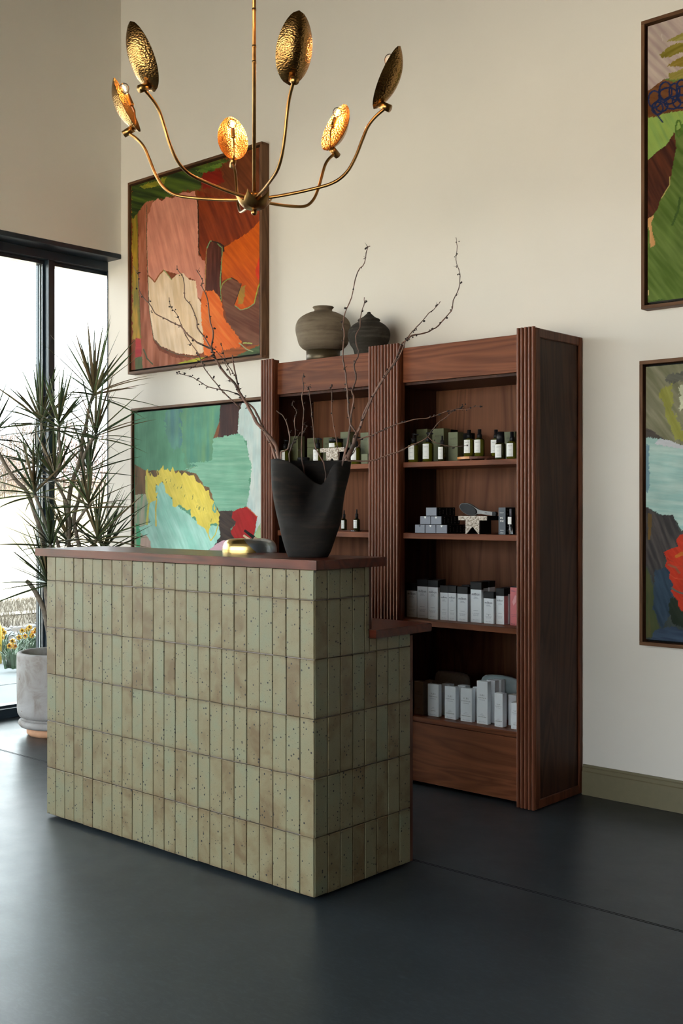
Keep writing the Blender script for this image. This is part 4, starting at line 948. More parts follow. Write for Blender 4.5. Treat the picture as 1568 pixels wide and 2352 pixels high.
# ------------------------------------------------------------------ domed metal box with charred sticks
bc = at_z(573, 1268, DT); bD = (bc - EYE).dot(DV); kb = bD / FPX; BX = Vector((bc.x, bc.y + .0, DT))
bx_ = thing('incense_dish', 'low domed metal dish in gold, steel and bronze segments on the desk top', 'dish', tuple(BX))
Rx, Hb = 62.5 * kb, 31 * kb; Ry = Rx * .72
def dome(a0, a1, r=1.0, n=30):
    g = G()
    prof = [(1, 0), (1.0, .25), (.985, .45), (.94, .68), (.86, .86), (.74, .97), (.62, 1.0), (.52, .985), (.46, .9)]
    def fn(u, v):
        i = v * (len(prof) - 1); j = min(int(i), len(prof) - 2); f = i - j; R = prof[j][0] * (1 - f) + prof[j + 1][0] * f; z = prof[j][1] * (1 - f) + prof[j + 1][1] * f
        th = a0 + (a1 - a0) * u + .55 * (z) * (1 if True else 0)
        return BX + RV * (Rx * R * math.cos(th)) - DV * (Ry * R * math.sin(th)) + Vector((0, 0, Hb * z))
    return g.grid(fn, n, 24)
obj('gold_segment', dome(1.25, 3.9), M['gold'], bx_, True, 'polished gold left segment'); obj('steel_segment', dome(-.15, 1.245), M['steel'], bx_, True, 'blue grey steel front segment'); obj('bronze_segment', dome(-2.38, -.155), M['bronze'], bx_, True, 'bronze right segment')
g = G().grid(lambda u, v: BX + RV * (Rx * .99 * v * math.cos(u * 6.2832)) - DV * (Ry * .99 * v * math.sin(u * 6.2832)) + Vector((0, 0, .002)), 32, 2, closed=True); obj('base', g, M['blackmat'], bx_)
g = G().grid(lambda u, v: BX + RV * (Rx * .47 * v * math.cos(u * 6.2832)) - DV * (Ry * .47 * v * math.sin(u * 6.2832)) + Vector((0, 0, Hb * .88)), 32, 2, closed=True); obj('tray', g, M['steel'], bx_)
def stick(lab, a, b, w, h, mat, tip=None, dd=0.0):
    A, B = at_d(a[0], a[1], bD + dd), at_d(b[0], b[1], bD + dd); t = (B - A).normalized(); sd = (-DV - t * (-DV).dot(t)).normalized(); up = t.cross(sd).normalized()
    def seg(P, Q, s0=1, s1=1):
        g = G(); 
        for p, s in ((P, s0), (Q, s1)): g.v += [tuple(p + sd * w * s * x + up * h * s * y) for x, y in ((-.5, -.5), (.5, -.4), (.45, .5), (-.4, .55))]
        g.f = [(3, 2, 1, 0), (4, 5, 6, 7)] + [(i, (i + 1) % 4, 4 + (i + 1) % 4, 4 + i) for i in range(4)]; return g
    root = thing('palo_stick', lab, 'stick', tuple(A), 'scented wood sticks in the dish')
    if tip: 
        Mx = A + (B - A) * tip; obj('charred_end', seg(A, Mx, .7), M['char'], root, label='burnt black end'); obj('shaft', seg(Mx, B), mat, root)
    else: obj('shaft', seg(A, B, .6), mat, root)
    return root
stick('long stick with a burnt black end, leaning up to the left from the dish', (561, 1218), (601, 1249), .010, .012, M['palo'], .55, -.004)
stick('pale pointed stick under the burnt one', (559, 1229), (586, 1249), .010, .014, M['palo'], None, -.018)
stick('short stick lying level with its burnt end to the right', (576, 1242.5), (546, 1244), .012, .010, M['palo'], .48, -.03)
# ------------------------------------------------------------------ chandelier over the desk
SC = 1.25; D0 = 2.92 * SC
hc_ = at_d(583.5, 455, D0); HUB = Vector((hc_.x, hc_.y, hc_.z))
ch = thing('chandelier', 'aged brass chandelier with six hammered leaf-shaped shades on curved arms, above the desk', 'chandelier', tuple(HUB))
obj('rod', G().tube([HUB + Vector((0, 0, -.01)), (HUB.x, HUB.y, CZ - .03)], .0062, 12), M['brass'], ch, True)
for yy in (22, 107, 143): z = HC + (Y0 - yy) * D0 / FPX; obj('rod_coupling', G().tube([(HUB.x, HUB.y, z - .004), (HUB.x, HUB.y, z + .004)], .0072, 12), M['brass'], ch, True)
obj('canopy', G().lathe([(0, -.03), (.05, -.028), (.065, -.012), (.065, 0), (0, 0)], (HUB.x, HUB.y, CZ), 32), M['brass'], ch, True)
obj('hub', G().lathe([(0, -.032), (.012, -.028), (.021, -.014), (.025, .002), (.024, .014), (.019, .016), (.016, .012), (0, .010)], tuple(HUB), 32), M['brass'], ch, True)
obj('finial', G().lathe([(.004, -.030), (.009, -.034), (.006, -.038)], tuple(HUB), 16).sphere((HUB.x, HUB.y, HUB.z - .046), .0105, 14), M['brass'], ch, True)
def local(az): d = Vector((math.cos(az), math.sin(az), 0)); return d, Vector((-d.y, d.x, 0))
base_az = math.atan2(DV.y, DV.x)
arms = [(-.348, .07), (-.249, -.25), (.118, -.30), (.344, -.12), (.213, .25), (-.09, .345)]
AP = [(.020, -.004), (.10, .000), (.19, .010), (.262, .024), (.305, .052), (.334, .097), (.356, .150), (.374, .190), (.398, .218), (.432, .243)]
for i, (la, de) in enumerate(arms):
    v = RV * la + DV * de; az = math.atan2(v.y, v.x); d, n = local(az); Rr = v.length * SC / .4375
    P = [HUB + d * (a * Rr) + Vector((0, 0, b)) for a, b in AP]
    arm = obj('arm', G().tube(cr([tuple(p) for p in P], 5), .0052, 10), M['brass'], ch, True)
    E_ = P[-1]
    # hammered shade: pointed oval bowl, hollow towards the middle of the lamp, leaning outwards
    lean = math.radians(25); ax = (Vector((0, 0, 1)) * math.cos(lean) + d * math.sin(lean)).normalized(); out = (d * math.cos(lean) - Vector((0, 0, 1)) * math.sin(lean)).normalized()
    L, Wd, dp = .206, .110, .040
    O = E_ + ax * .085 - out * .037      # middle of the shade
    def sh(u, v, off=0.0):
        s = -1 + 2 * v; w_ = math.sqrt(max(0, 1 - abs(s) ** 2.0)) ** 1.15 * (1 - .10 * s); x = math.sin((u - .5) * math.pi)
        depth = dp * (1 - abs(s) ** 2.2) * (1 - x * x * .96)
        return O + ax * (s * L / 2) + n * (x * w_ * Wd / 2) + out * (depth - off * .8)
    g = G(); k = 20; m = 28
    g.grid(lambda u, v: sh(u, v), k, m); g.grid(lambda u, v: sh(u, v, .0018), k, m)
    o = obj('shade', g, M['hammered'], ch, True, at=O)
    # knuckle, socket and bulb
    kd = (out * .9 - ax * .55).normalized() if False else (-(ax * .25) + out).normalized()
    K0 = E_ + out * .014; K1 = E_ - out * .023 + ax * .002
    obj('knuckle', G().tube([K0, K1], .0120, 14), M['brass'], arm, True)
    Q = O - out * .016 - ax * .002
    obj('socket_arm', G().tube([K1, K1 - out * .014 + ax * .008, Q - ax * .03, Q - ax * .012], .0028, 8), M['brass'], arm, True)
    sk = obj('socket', G().tube([Q - ax * .012, Q - ax * .008, Q - ax * .006, Q + ax * .030, Q + ax * .032], [.004, .0085, .0078, .0078, .006], 14), M['brass'], ch, True)
    B = Q + ax * .056
    bulb = G(); a1_ = out; a2_ = n
    prof = [(.0055, -.024), (.0065, -.020), (.010, -.015), (.0150, -.008), (.0165, 0), (.0150, .008), (.0095, .0140), (.003, .0163), (0, .0165)]
    for r_, z_ in prof:
        for q in range(16): an = 2 * math.pi * q / 16; bulb.v.append(tuple(B + ax * z_ + (a1_ * math.cos(an) + a2_ * math.sin(an)) * r_))
    for j in range(len(prof) - 1):
        for q in range(16): q2 = (q + 1) % 16; bulb.f.append((j * 16 + q, j * 16 + q2, j * 16 + 16 + q2, j * 16 + 16 + q))
    bo_ = obj('bulb', bulb, M['globe'], ch, True)
    g = G()
    for dx_ in (-.0042, -.0014, .0014, .0042): g.tube([B - ax * .010 + n * dx_, B + ax * .009 + n * dx_], .0013, 6)
    obj('filament', g, M['filament'], bo_, True)
    lp_ = bpy.data.lights.new('bulb_light', 'POINT'); lp_.energy = 1.1; lp_.color = (1, .52, .20); lp_.shadow_soft_size = .008
    lo = bpy.data.objects.new('bulb_light', lp_); COL.objects.link(lo); lo.location = B; lo.parent = ch; lo.location = B - HUB
    # hub petal under each arm
    dpz, npz = local(az + math.pi / 6)
    def pt(u, v, off=0):
        s = v; r_ = .010 + .060 * s ** .8; z_ = -.037 + .060 * s ** 2.0; w_ = .026 * math.sin(min(1, s * 1.02 + .12) * math.pi) ** .8 if s < .98 else 0; x = (u - .5) * 2
        return HUB + dpz * (r_ - x * x * w_ * .35 - off) + npz * (x * w_) + Vector((0, 0, z_))
    g = G(); g.grid(lambda u, v: pt(u, v), 8, 12); g.grid(lambda u, v: pt(u, v, .0012), 8, 12); obj('petal', g, M['brass'], ch, True)

# ------------------------------------------------------------------ planter and dragon tree
PC = Vector((-5.290, 3.560, 0)); 
pl = thing('planter', 'weathered grey clay cylinder planter on a terracotta foot, behind the left end of the desk', 'planter', tuple(PC))
obj('foot', G().lathe([(0, 0), (.148, 0), (.158, .012), (.160, .044), (0, .046)], tuple(PC), 56), M['terra'], pl, True, 'orange terracotta foot')
obj('saucer', G().lathe([(.0, .044), (.172, .044), (.192, .050), (.204, .066), (.200, .080), (.186, .088), (.178, .086), (.176, .10), (0, .10)], tuple(PC), 64), M['pot'], pl, True)
obj('body', G().lathe([(0, .098), (.18, .098), (.197, .106), (.206, .122), (.210, .15), (.212, .30), (.211, .440), (.2085, .449), (.203, .452), (.186, .452), (.182, .446), (.180, .36), (0, .36)], tuple(PC), 72), M['pot'], pl, True)
random.seed(21)
tree_ = thing('dragon_tree', 'tall many-stemmed dragon tree with tufts of narrow red-edged green leaves, in the grey planter', 'plant', (PC.x, PC.y, .405))
g = G().grid(lambda u, v: PC + Vector((.179 * v * math.cos(u * 6.2832), .179 * v * math.sin(u * 6.2832), .405 + .012 * math.sin(u * 25) * v)), 40, 4, closed=True); s_ = obj('soil', g, M['soil'], pl, True); s_['kind'] = 'stuff'
DP = (Vector((PC.x, PC.y, HC)) - EYE).dot(DV)
def pd(x, y, o=0.0): return at_d(x, y, DP + o)
stems = [
 ([(118,1500),(112,1455),(100,1400),(84,1365),(70,1343),(60,1334)], .016, .012, 0),
 ([(124,1500),(118,1440),(108,1380),(104,1335),(98,1240),(80,1180),(62,1130),(38,1105),(18,1078),(0,1045),(-22,1005)], .014, .009, -.05),
 ([(140,1500),(150,1380),(158,1280),(156,1230),(158,1150),(168,1100),(180,1070),(186,1040),(188,1010),(196,985),(202,950),(208,925),(215,905)], .014, .009, .08),
 ([(150,1500),(170,1380),(186,1290),(176,1230),(170,1190),(182,1140),(192,1090),(190,1060),(200,1030),(218,1000)], .012, .008, .02),
 ([(135,1500),(140,1400),(140,1300),(130,1240),(108,1210),(92,1165),(79,1132)], .011, .008, -.08),
 ([(130,1500),(134,1420),(150,1330),(160,1200),(150,1150),(135,1120),(126,1096)], .011, .008, .0),
 ([(126,1096),(112,1070),(98,1020),(94,968)], .008, .007, .03), ([(126,1096),(138,1060),(136,1010),(135,978)], .008, .007, -.04),
 ([(176,1200),(190,1180),(204,1158)], .009, .007, -.06), ([(205,1290),(212,1262),(222,1236)], .010, .008, .05), ([(150,1500),(180,1400),(205,1290)], .012, .010, .03),
 ([(158,1290),(158,1262),(158,1246)], .009, .008, .1), ([(108,1335),(112,1290),(116,1250)], .010, .008, -.1), ([(118,1440),(110,1380),(108,1335)], .010, .008, -.1),
 ([(190,1120),(196,1100),(205,1080)], .008, .007, .12), ([(79,1060),(84,1000)], .006, .005, .1) ]
for p_, r0, r1, o_ in stems[:-1]:
    c_ = cr([tuple(pd(x, y, o_)) for x, y in p_], 5)
    obj('stem', G().tube(c_, [(r0 + (r1 - r0) * i / (len(c_) - 1)) * (1 + .06 * math.sin(i * 3)) for i in range(len(c_))], 9), M['plantstem'], tree_, True)
def leaf_mesh(v):
    g = G(); L = 1; n_ = 7; W2 = .0086; b = 0
    for i in range(n_ + 1):
        s = i / n_; w = W2 * (0.55 + .9 * s if s < .3 else .82 * (1 - ((s - .3) / .7) ** 1.9) + .0) ; w = max(w, .0004)
        zc = [-.10, -.02, -.22][v] * s * s * .30 + [.0, .02, .03][v] * s
        g.v += [(s * .30, -w, zc + w * .45), (s * .30, 0, zc), (s * .30, w, zc + w * .45)]
    for i in range(n_):
        q = i * 3; g.f += [(q, q + 3, q + 4, q + 1), (q + 1, q + 4, q + 5, q + 2)]
    return mesh_of('leaf', g, M['leaf'], fix=False)
LM = [leaf_mesh(v) for v in range(3)]
# tufts: pixel, depth offset, leaf length factor, count, tilt of the tuft, individual?
tufts = [(216,903,.08,1.30,38,(.05,.10),1),(94,966,.03,1.08,30,(-.1,.0),1),(135,976,-.04,1.0,30,(.1,0),1),(219,999,.02,1.12,32,(.15,0),1),(126,1096,0,1.05,32,(0,0),1),(79,1132,-.08,1.08,30,(-.2,0),1),
         (204,1158,-.06,1.05,32,(.05,0),1),(223,1236,.05,1.12,34,(.25,0),1),(158,1244,.1,.92,28,(0,0),1),(108,1334,-.12,1.12,34,(-.55,0),1),(-22,1003,-.05,1.1,30,(-.1,0),0),(205,1080,.12,1.0,26,(.1,.1),0),(116,1250,-.1,1.05,26,(0,-.1),0),(84,1062,.1,1.0,26,(-.1,.1),0),(236,1268,.16,1.1,26,(.3,0),0)]
bulk = G(); nl = 0
bulk_m = None
for (px, py, o_, lf, cnt, tl, ind) in tufts:
    B = pd(px, py, o_)
    for k in range(cnt):
        u = (k + random.random()) / cnt
        el = math.radians(86 - 104 * u ** 1.05 + random.gauss(0, 5)); a = k * 2.39996 + random.gauss(0, .15)
        d = (RV * math.cos(a) + DV * math.sin(a)) * math.cos(el) + Vector((0, 0, 1)) * math.sin(el)
        d = (d + RV * tl[0] * .8 + DV * tl[1]).normalized()
        L = lf * random.uniform(.85, 1.12) * (1.0 if el > -.1 else .85); org = B + Vector((0, 0, -.045 * u + .02)) 
        y_ = Vector((0, 0, 1)).cross(d); y_ = y_.normalized() if y_.length > .05 else RV.copy(); z_ = d.cross(y_).normalized()
        Rm = Matrix((d, y_, z_)).transposed() @ Matrix.Rotation(random.uniform(-.85, .85), 3, 'X')
        v = random.choice((0, 0, 1, 2) if el < .6 else (0, 1, 1))
        if ind and nl < 300:
            inst('leaf', LM[v], tree_, org, Rm.to_euler(), (L, 1.05, 1)); nl += 1
        else:
            b = len(bulk.v); bulk.v += [tuple(org + Rm @ Vector((q.co.x * L, q.co.y, q.co.z))) for q in LM[v].vertices]; bulk.f += [tuple(b + i for i in f.vertices) for f in LM[v].polygons]
M['leafbulk'] = plain('dracaena_leaf_mass', (.050, .070, .030), .4, var=.45, sc=12)
o = obj('foliage', bulk, M['leafbulk'], tree_, fix=False); o['kind'] = 'stuff'

# ------------------------------------------------------------------ goods on the shelves
def pbox(a, b, c, yb, yt, zs, crop):
    ox, oy, s = crop; X = lambda v: ox + v / s; Y = lambda v: oy + v / s
    p = at_z(X(a), Y(yb), zs); yf = max(p.y, BC + .004); q = at_y(X(a), Y(yb), yf); r = at_y(X(b), 0, yf)
    zt = at_y(X(a), Y(yt), yf).z; dep = at_x(X(c), 0, r.x).y - yf if c else .04
    return q.x, r.x, yf, yf + max(.012, min(dep, BB - .004 - yf)), zt
def carton(name, lab, cat, group, x0, x1, y0, y1, z0, z1, mat, cap=None, caph=0, lines=(), ink='ink', right=None):
    t = thing(name, lab, cat, ((x0 + x1) / 2, (y0 + y1) / 2, z0), group)
    zc = z1 - caph
    bodyo = obj('carton', G().box(x0, x1, y0, y1, z0 + .0003, zc, .0008), mat, t)
    if cap: obj('lid', G().box(x0 - .0008, x1 + .0008, y0 - .0008, y1 + .0008, zc, z1, .0008), cap, t)
    if right: obj('side_print', G().box(x1 + .0002, x1 + .0005, y0 + .001, y1 - .001, z0 + .002, zc - .001), right, t)
    w = x1 - x0; h = z1 - z0; cx = (x0 + x1) / 2
    for s, fx, fz, fw, ik, *dz in lines:
        put_text(s, t, (cx + fx * w, y0 - .0009, z0 + fz * h + (dz[0] * w if dz else 0)), fw * w, M[ik])
    return t
# -- third shelf of the right bookcase: white cartons with black lids
CR3 = (900, 1280, 4.9); z3 = .740
ML = lambda top, sub: [('milbon', 0, top, .74, 'ink'), (sub, 0, top - .075, .34, 'inkgrey'), ('replenishing', 0, top - .105, .46, 'inkgrey'), ('treatment', 0, .30, .44, 'inkgrey'), ('for softly flowing hair', 0, .225, .66, 'inkgrey'), ('with every wash', 0, .20, .5, 'inkgrey'), ('and every day', 0, .175, .46, 'inkgrey'), ('200 mL 6.8 fl oz', 0, .07, .56, 'inkgrey')]
rowm = [(163,278,0,668,290,82,'farthest left and in shadow'),(283,400,411,680,248,77,'tall, second from the left'),(403,515,541,695,255,78,'tall and wide, third from the left'),(540,628,634,704,315,80,'slim, fourth from the left'),
        (633,720,733,712,315,85,'slim, fifth from the left'),(735,850,886,720,328,80,'medium, in the middle of the row'),(883,1005,1027,730,275,85,'tallest, right of the middle'),(1030,1143,1168,743,385,75,'shortest, with a number four on it'),(1170,1260,1303,752,345,87,'with a dusky pink side, beside the coral carton')]
mil = []
for a, b, c, yb, yt, cp, w in rowm:
    x0, x1, y0, y1, zt = pbox(a, b, c, yb, yt, z3, CR3); y1 = y1 if c else y0 + .035
    t = carton('carton', 'white carton with black lid, ' + w, 'box', 'white and black cartons on the third shelf', x0, x1, y0, y1, z3, zt, M['white'], M['black'], (zt - z3) * cp / (yb - yt), ML(.70 if yt < 300 else .66, 'smooth' if a > 1100 else 'repair'), right=M['pinkpale'] if a == 1170 else None)
    if a == 1030: put_text('4', t, ((x0 + x1) / 2, y0 - .0009, z3 + .27 * (zt - z3)), .004, M['ink'])
    mil.append((x0, x1, y0, y1, zt))
def behind(i, dx, w, h, dep, lab, gapy=.002, src=mil, z=z3, cap=True, name='carton', group='white and black cartons on the third shelf', mat='white', caph=.028):
    x0, x1, y0, y1, zt = src[i]; ya = y1 + gapy; yb = min(BB - .004, ya + dep)
    carton(name, lab, 'box', group, x0 + dx, x0 + dx + w, ya, yb, z, z + h, M[mat], M['black'] if cap else None, caph if cap else 0)
behind(1, -.002, .045, mil[1][4] - z3 + .001, .045, 'white carton with black lid, hidden behind the tall second one from the left')
behind(2, .006, .046, mil[2][4] - z3 + .002, .045, 'white carton with black lid, behind the tall third one from the left')
behind(5, .006, .040, mil[5][4] - z3 + .006, .04, 'white carton with black lid, behind the medium one in the middle')
behind(6, .002, .048, mil[6][4] - z3, .045, 'white carton with black lid, directly behind the tallest one', .001)
behind(6, .006, .050, mil[6][4] - z3 + .002, .045, 'white carton with black lid, two behind the tallest one', .050)
behind(8, .006, .036, mil[8][4] - z3 + .001, .05, 'white carton with black lid, behind the pink-sided one', .004)
x0, x1, y0, y1, zt = pbox(1328, 1400, 0, 765, 338, z3, CR3)
t = carton('carton', 'coral pink carton at the right end of the third shelf', 'box', None, x0, x0 + .040, y0, y0 + .038, z3, zt, M['pink'], None, 0, [('milbon', -.1, .91, .56, 'ink'), ('golden grapefruit', 0, .28, .7, 'ink'), ('shimmer mist', 0, .24, .6, 'ink'), ('50 mL', -.1, .04, .5, 'ink')])
obj('printed_petal', G().prism([(-.004, 0), (.010, .030), (.016, .026), (.014, 0), (.002, -.016)], ((x0 + .016), y0 - .0012, z3 + (zt - z3) * .62), (1, 0, 0), (0, 0, 1), (0, .0004, 0)), M['pinkpale'], t)
obj('lid', G().box(x0 + .001, x0 + .039, y0 + .006, y0 + .036, zt, zt + .004), M['black'], t)

# -- bottom shelf: plain white cartons and two pouches
CR4 = (900, 1500, 4.9); z4 = .306
IL = [('I L E S', 0, .60, .40, 'inkblack', .24), ('F O R M U L A', 0, .60, .74, 'inkblack', .04), ('LOS ANGELES', 0, .60, .50, 'inkgrey', -.12), ('HAUTE', 0, .16, .2, 'inkgrey', .26), ('PERFORMANCE', 0, .16, .42, 'inkgrey', .17)]
rowi = [(250,350,396,682,312,'shadebox','white carton coloured brown for shade, farthest left on the bottom shelf','SHAMPOO'),(402,525,559,702,342,'white','plain white carton, second from the left on the bottom shelf','SHAMPOO'),(592,715,751,733,368,'white','plain white carton, third from the left on the bottom shelf','CONDITIONER'),
        (770,898,936,762,390,'white','plain white carton, fourth from the left, before the tallest one','FINISHING SERUM'),(953,1075,1114,790,310,'white','tallest plain white carton at the front of the bottom shelf','CURL REVIVE SPRAY'),(1152,1245,1291,825,447,'white','slim plain white carton right of the tallest one','HAIR SERUM'),(1338,1440,0,852,555,'white','white carton at the right end of the bottom shelf, cut by the post','RESTORE')]
il = []
for a, b, c, yb, yt, mt, lab, nm in rowi:
    x0, x1, y0, y1, zt = pbox(a, b, c, yb, yt, z4, CR4); x1 = min(x1, -2.560); y1 = y1 if c else y0 + .032
    carton('carton', lab, 'box', 'plain cartons on the bottom shelf', x0, x1, y0, y1, z4, zt, M[mt], None, 0, IL + [(nm, 0, .16, .78 if len(nm) > 9 else .42, 'inkblack', .03), ('200 ml / 6.8 fl oz', 0, .055, .6, 'inkgrey')]); il.append((x0, x1, y0, y1, zt))
bk = dict(src=il, z=z4, cap=False, group='plain cartons on the bottom shelf')
H_ = lambda i: il[i][4] - z4
behind(0, .012, .040, H_(0) - .004, .035, 'shade-brown carton standing behind the front shade-brown one', .035, mat='shadebox', **bk)
behind(1, .040, .044, H_(1) - .002, .035, 'white carton in the second row, seen between second and third front cartons', .030, **bk)
behind(2, .034, .044, H_(2) + .001, .035, 'white carton in the second row, seen between third and fourth front cartons', .028, **bk)
behind(3, .030, .040, H_(3) + .002, .035, 'white carton in the second row, just left of the tallest one', .024, **bk)
behind(4, .018, .044, H_(4) - .0, .030, 'tall white carton directly behind the tallest one', .022, **bk)
behind(4, .026, .046, H_(4) - .0, .028, 'tall white carton, rearmost of the three tall ones', .056, **bk)
behind(5, .028, .040, H_(5) - .012, .045, 'white carton in the second row near the right post', .032, **bk)
def pouch(lab, px0, px1, ytop, yf, dep, mat, bow=.006, group=None):
    a, b = at_y(900 + px0 / 4.9, 0, yf), at_y(900 + px1 / 4.9, 0, yf); zt = at_y(900 + px0 / 4.9, 1500 + ytop / 4.9, yf).z
    t = thing('pouch', lab, 'pouch', ((a.x + b.x) / 2, yf + dep / 2, z4), group); w = (b.x - a.x) / 2; h = (zt - z4) / 2; cx = (a.x + b.x) / 2
    def shell(u, v, k):
        th = u * 2 * math.pi; c, s = math.cos(th), math.sin(th); e = 7.0
        r = (abs(c) ** e + abs(s) ** e) ** (-1 / e); q = math.sin(v * math.pi) ** .22
        return (cx + w * r * c * q, yf + dep / 2 + (v - .5) * dep, z4 + .002 + h + h * r * s * q + (bow * (1 - (r * c) ** 2) * (s > 0)))
    obj('body', G().grid(lambda u, v: shell(u, v, 0), 44, 14, closed=True), M[mat], t, True)
    def zp(u):
        th = math.pi * u; c, s = math.cos(th), math.sin(th); e = 7.0; r = (abs(c) ** e + abs(s) ** e) ** (-1 / e); return (cx + w * 1.005 * r * c, yf + dep * .5, z4 + h + h * 1.01 * r * s + bow * (1 - (r * c) ** 2))
    obj('zip', G().tube([zp(i / 24) for i in range(25)], .0022, 6), M['blackmat'] if 'dark' in mat else M['steel'], t, True)
    return t
pouch('dark grey leather pouch standing at the back of the bottom shelf', 447, 838, 200, 4.150, .062, 'bag_dark', .002)
pouch('pale blue grey zipped pouch at the back right of the bottom shelf', 962, 1400, 262, 4.150, .060, 'bag_light', .010)

# -- second shelf: slate boxes with black sleeves, stone stand, brush, tall box, spray
CR2 = (900, 850, 4.9); z2 = 1.130
pyr = [(255,370,1838,1740,0,'left one of the bottom three'),(373,492,1839,1740,0,'middle one of the bottom three'),(494,620,1840,1742,0,'right one of the bottom three'),(313,433,1740,1640,1,'left one of the middle pair'),(434,556,1740,1640,1,'right one of the middle pair'),(380,502,1640,1545,2,'single one on top')]
bx0 = at_z(900 + 255 / 4.9, 850 + 1838 / 4.9, z2); yfp = max(bx0.y, BC + .006); hb = .0385; lb = at_x(900 + 826 / 4.9, 0, at_y(900 + 620 / 4.9, 0, yfp).x).y - yfp; lb = min(lb, BB - .006 - yfp)
for a, b, yb, yt, lv, w in pyr:
    xa, xb = at_y(900 + a / 4.9, 0, yfp).x, at_y(900 + b / 4.9, 0, yfp).x; zb = z2 + hb * lv
    t = thing('sleeve_box', 'slate grey box in a black lettered sleeve, ' + w, 'box', ((xa + xb) / 2, yfp, zb), 'slate boxes stacked as a pyramid')
    obj('drawer', G().box(xa + .001, xb - .001, yfp, yfp + .01, zb + .001, zb + hb - .001, .001), M['greycard'], t, label='slate grey front')
    obj('sleeve', G().box(xa, xb, yfp + .004, yfp + lb, zb + .0004, zb + hb - .0004, .0004), M['blackmat'], t, label='black sleeve with pale capitals')
    if lv < 2: obj('seal', G().prism([(-.006, .004), (.006, .004), (.003, -.004), (-.002, -.005)], ((xa + xb) / 2, yfp - .0006, zb + hb * .84), (1, 0, 0), (0, 0, 1), (0, .0003, 0)), M['inkwhite'] if (a != 255) else M['slate'], t)
    if w in ('right one of the bottom three', 'right one of the middle pair', 'single one on top'):
        for k, s in enumerate(('E IVY', 'AVI', 'IVANE', 'AVI E', 'E IVY', 'VANE', 'MAVI', 'IVY')):
            yy = yfp + .022 + k * .026
            if yy > yfp + lb - .01: break
            put_text(s, t, (xb + .0004, yy, zb + hb * .5), .0058 * len(s), M['inkpale'], '+x', roll=-math.pi / 2, sy=.9)
# stone stand
sa, sb = at_y(900 + 745 / 4.9, 0, 4.0).x, at_y(900 + 1065 / 4.9, 0, 4.0).x
def stone_stand(lab, xa, xb, yf, dep, z0, zt, group):
    w = xb - xa; h = zt - z0; t = thing('stone_stand', lab, 'stand', ((xa + xb) / 2, yf + dep / 2, z0), group)
    s0, s1 = .26 * w, .74 * w
    poly = [(s0, 0), (s0 + .02 * w, 0), (.5 * w, .42 * h), (s1 - .02 * w, 0), (s1, 0), (s1, .76 * h), (w, .76 * h), (w, h), (0, h), (0, .76 * h), (s0, .76 * h)]
    L = [[(s0, 0), (s0 + .03 * w, 0), (.5 * w, .42 * h), (.5 * w, .76 * h), (s0, .76 * h)], [(s1, 0), (s1, .76 * h), (.5 * w, .76 * h), (.5 * w, .42 * h), (s1 - .03 * w, 0)], [(0, .76 * h), (w, .76 * h), (w, h), (0, h)]]
    g = G()
    for q in L: g.prism(q, (xa, yf, z0), (1, 0, 0), (0, 0, 1), (0, .006, 0))
    obj('stone_face', g, M['stone'], t, label='speckled brown and white stone face')
    g = G()
    for q in L: g.prism(q, (xa, yf + .0062, z0), (1, 0, 0), (0, 0, 1), (0, dep, 0))
    obj('stand_body', g, M['blackmat'], t, label='black depth of the stand')
    return t
zst = at_y(900 + 745 / 4.9, 850 + 1641 / 4.9, 4.0).z
stone_stand('stone faced T-shaped stand with a notched foot, under the hair brush', sa, sb, 4.0, .085, z2, zst, 'stone faced display stands')
# hair brush lying on the stand, tilted to the right
br = thing('hair_brush', 'grey oval paddle hair brush with black bristle pad lying on the stone stand', 'brush', tuple(at_y(1075, 1175, 4.03)))
def bp(x, y, o=0): p = at_y(900 + x / 4.9, 850 + y / 4.9, 4.03 + o); return p
c0 = bp(857, 1567); e1 = bp(957, 1592) - c0; e2 = bp(845, 1500) - c0; nv = Vector((0, .016, 0))
ov = lambda f: [(math.cos(a) * f, math.sin(a) * f) for a in [2 * math.pi * k / 36 for k in range(36)]]
obj('head', G().prism(ov(1.0), c0, e1, e2, nv), M['greymetal'] if 'greymetal' in M else plain('grey_rubber', (.20, .20, .20), .35), br)
obj('pad', G().prism(ov(.90), c0 + Vector((0, -.003, 0)), e1, e2, Vector((0, .0028, 0))), M['black'], br)
g = G()
for k in range(110):
    r_ = math.sqrt((k + .5) / 110) * .84; a = k * 2.4; p = c0 + e1 * (r_ * math.cos(a)) + e2 * (r_ * math.sin(a)) + Vector((0, -.0035, 0)); g.sphere(tuple(p), .0004, 4)
b_ = obj('bristles', g, M['silver'], br, fix=False); b_['kind'] = 'stuff'
g = G()
for k in range(56): a = 2 * math.pi * k / 56; p = c0 + e1 * (.95 * math.cos(a)) + e2 * (.95 * math.sin(a)) + Vector((0, -.001, 0)); g.sphere(tuple(p), .0011, 4)
b_ = obj('rim_beads', g, M['silver'], br, fix=False); b_['kind'] = 'stuff'
hp = [bp(930, 1545), bp(975, 1572), bp(1010, 1580), bp(1135, 1598), bp(1132, 1640), bp(1000, 1618), bp(965, 1620), bp(930, 1625)]
O_ = hp[0]; obj('handle', G().prism([((p - O_).x, (p - O_).z) for p in hp], O_, (1, 0, 0), (0, 0, 1), (0, .014, 0)), plain('grey_handle', (.24, .24, .24), .35), br)
hq = [bp(1128, 1596), bp(1160, 1594), bp(1170, 1610), bp(1164, 1642), bp(1126, 1640)]; O_ = hq[0]
obj('handle_end', G().prism([((p - O_).x, (p - O_).z) for p in hq], O_ + Vector((0, -.001, 0)), (1, 0, 0), (0, 0, 1), (0, .0165, 0)), M['black'], br)
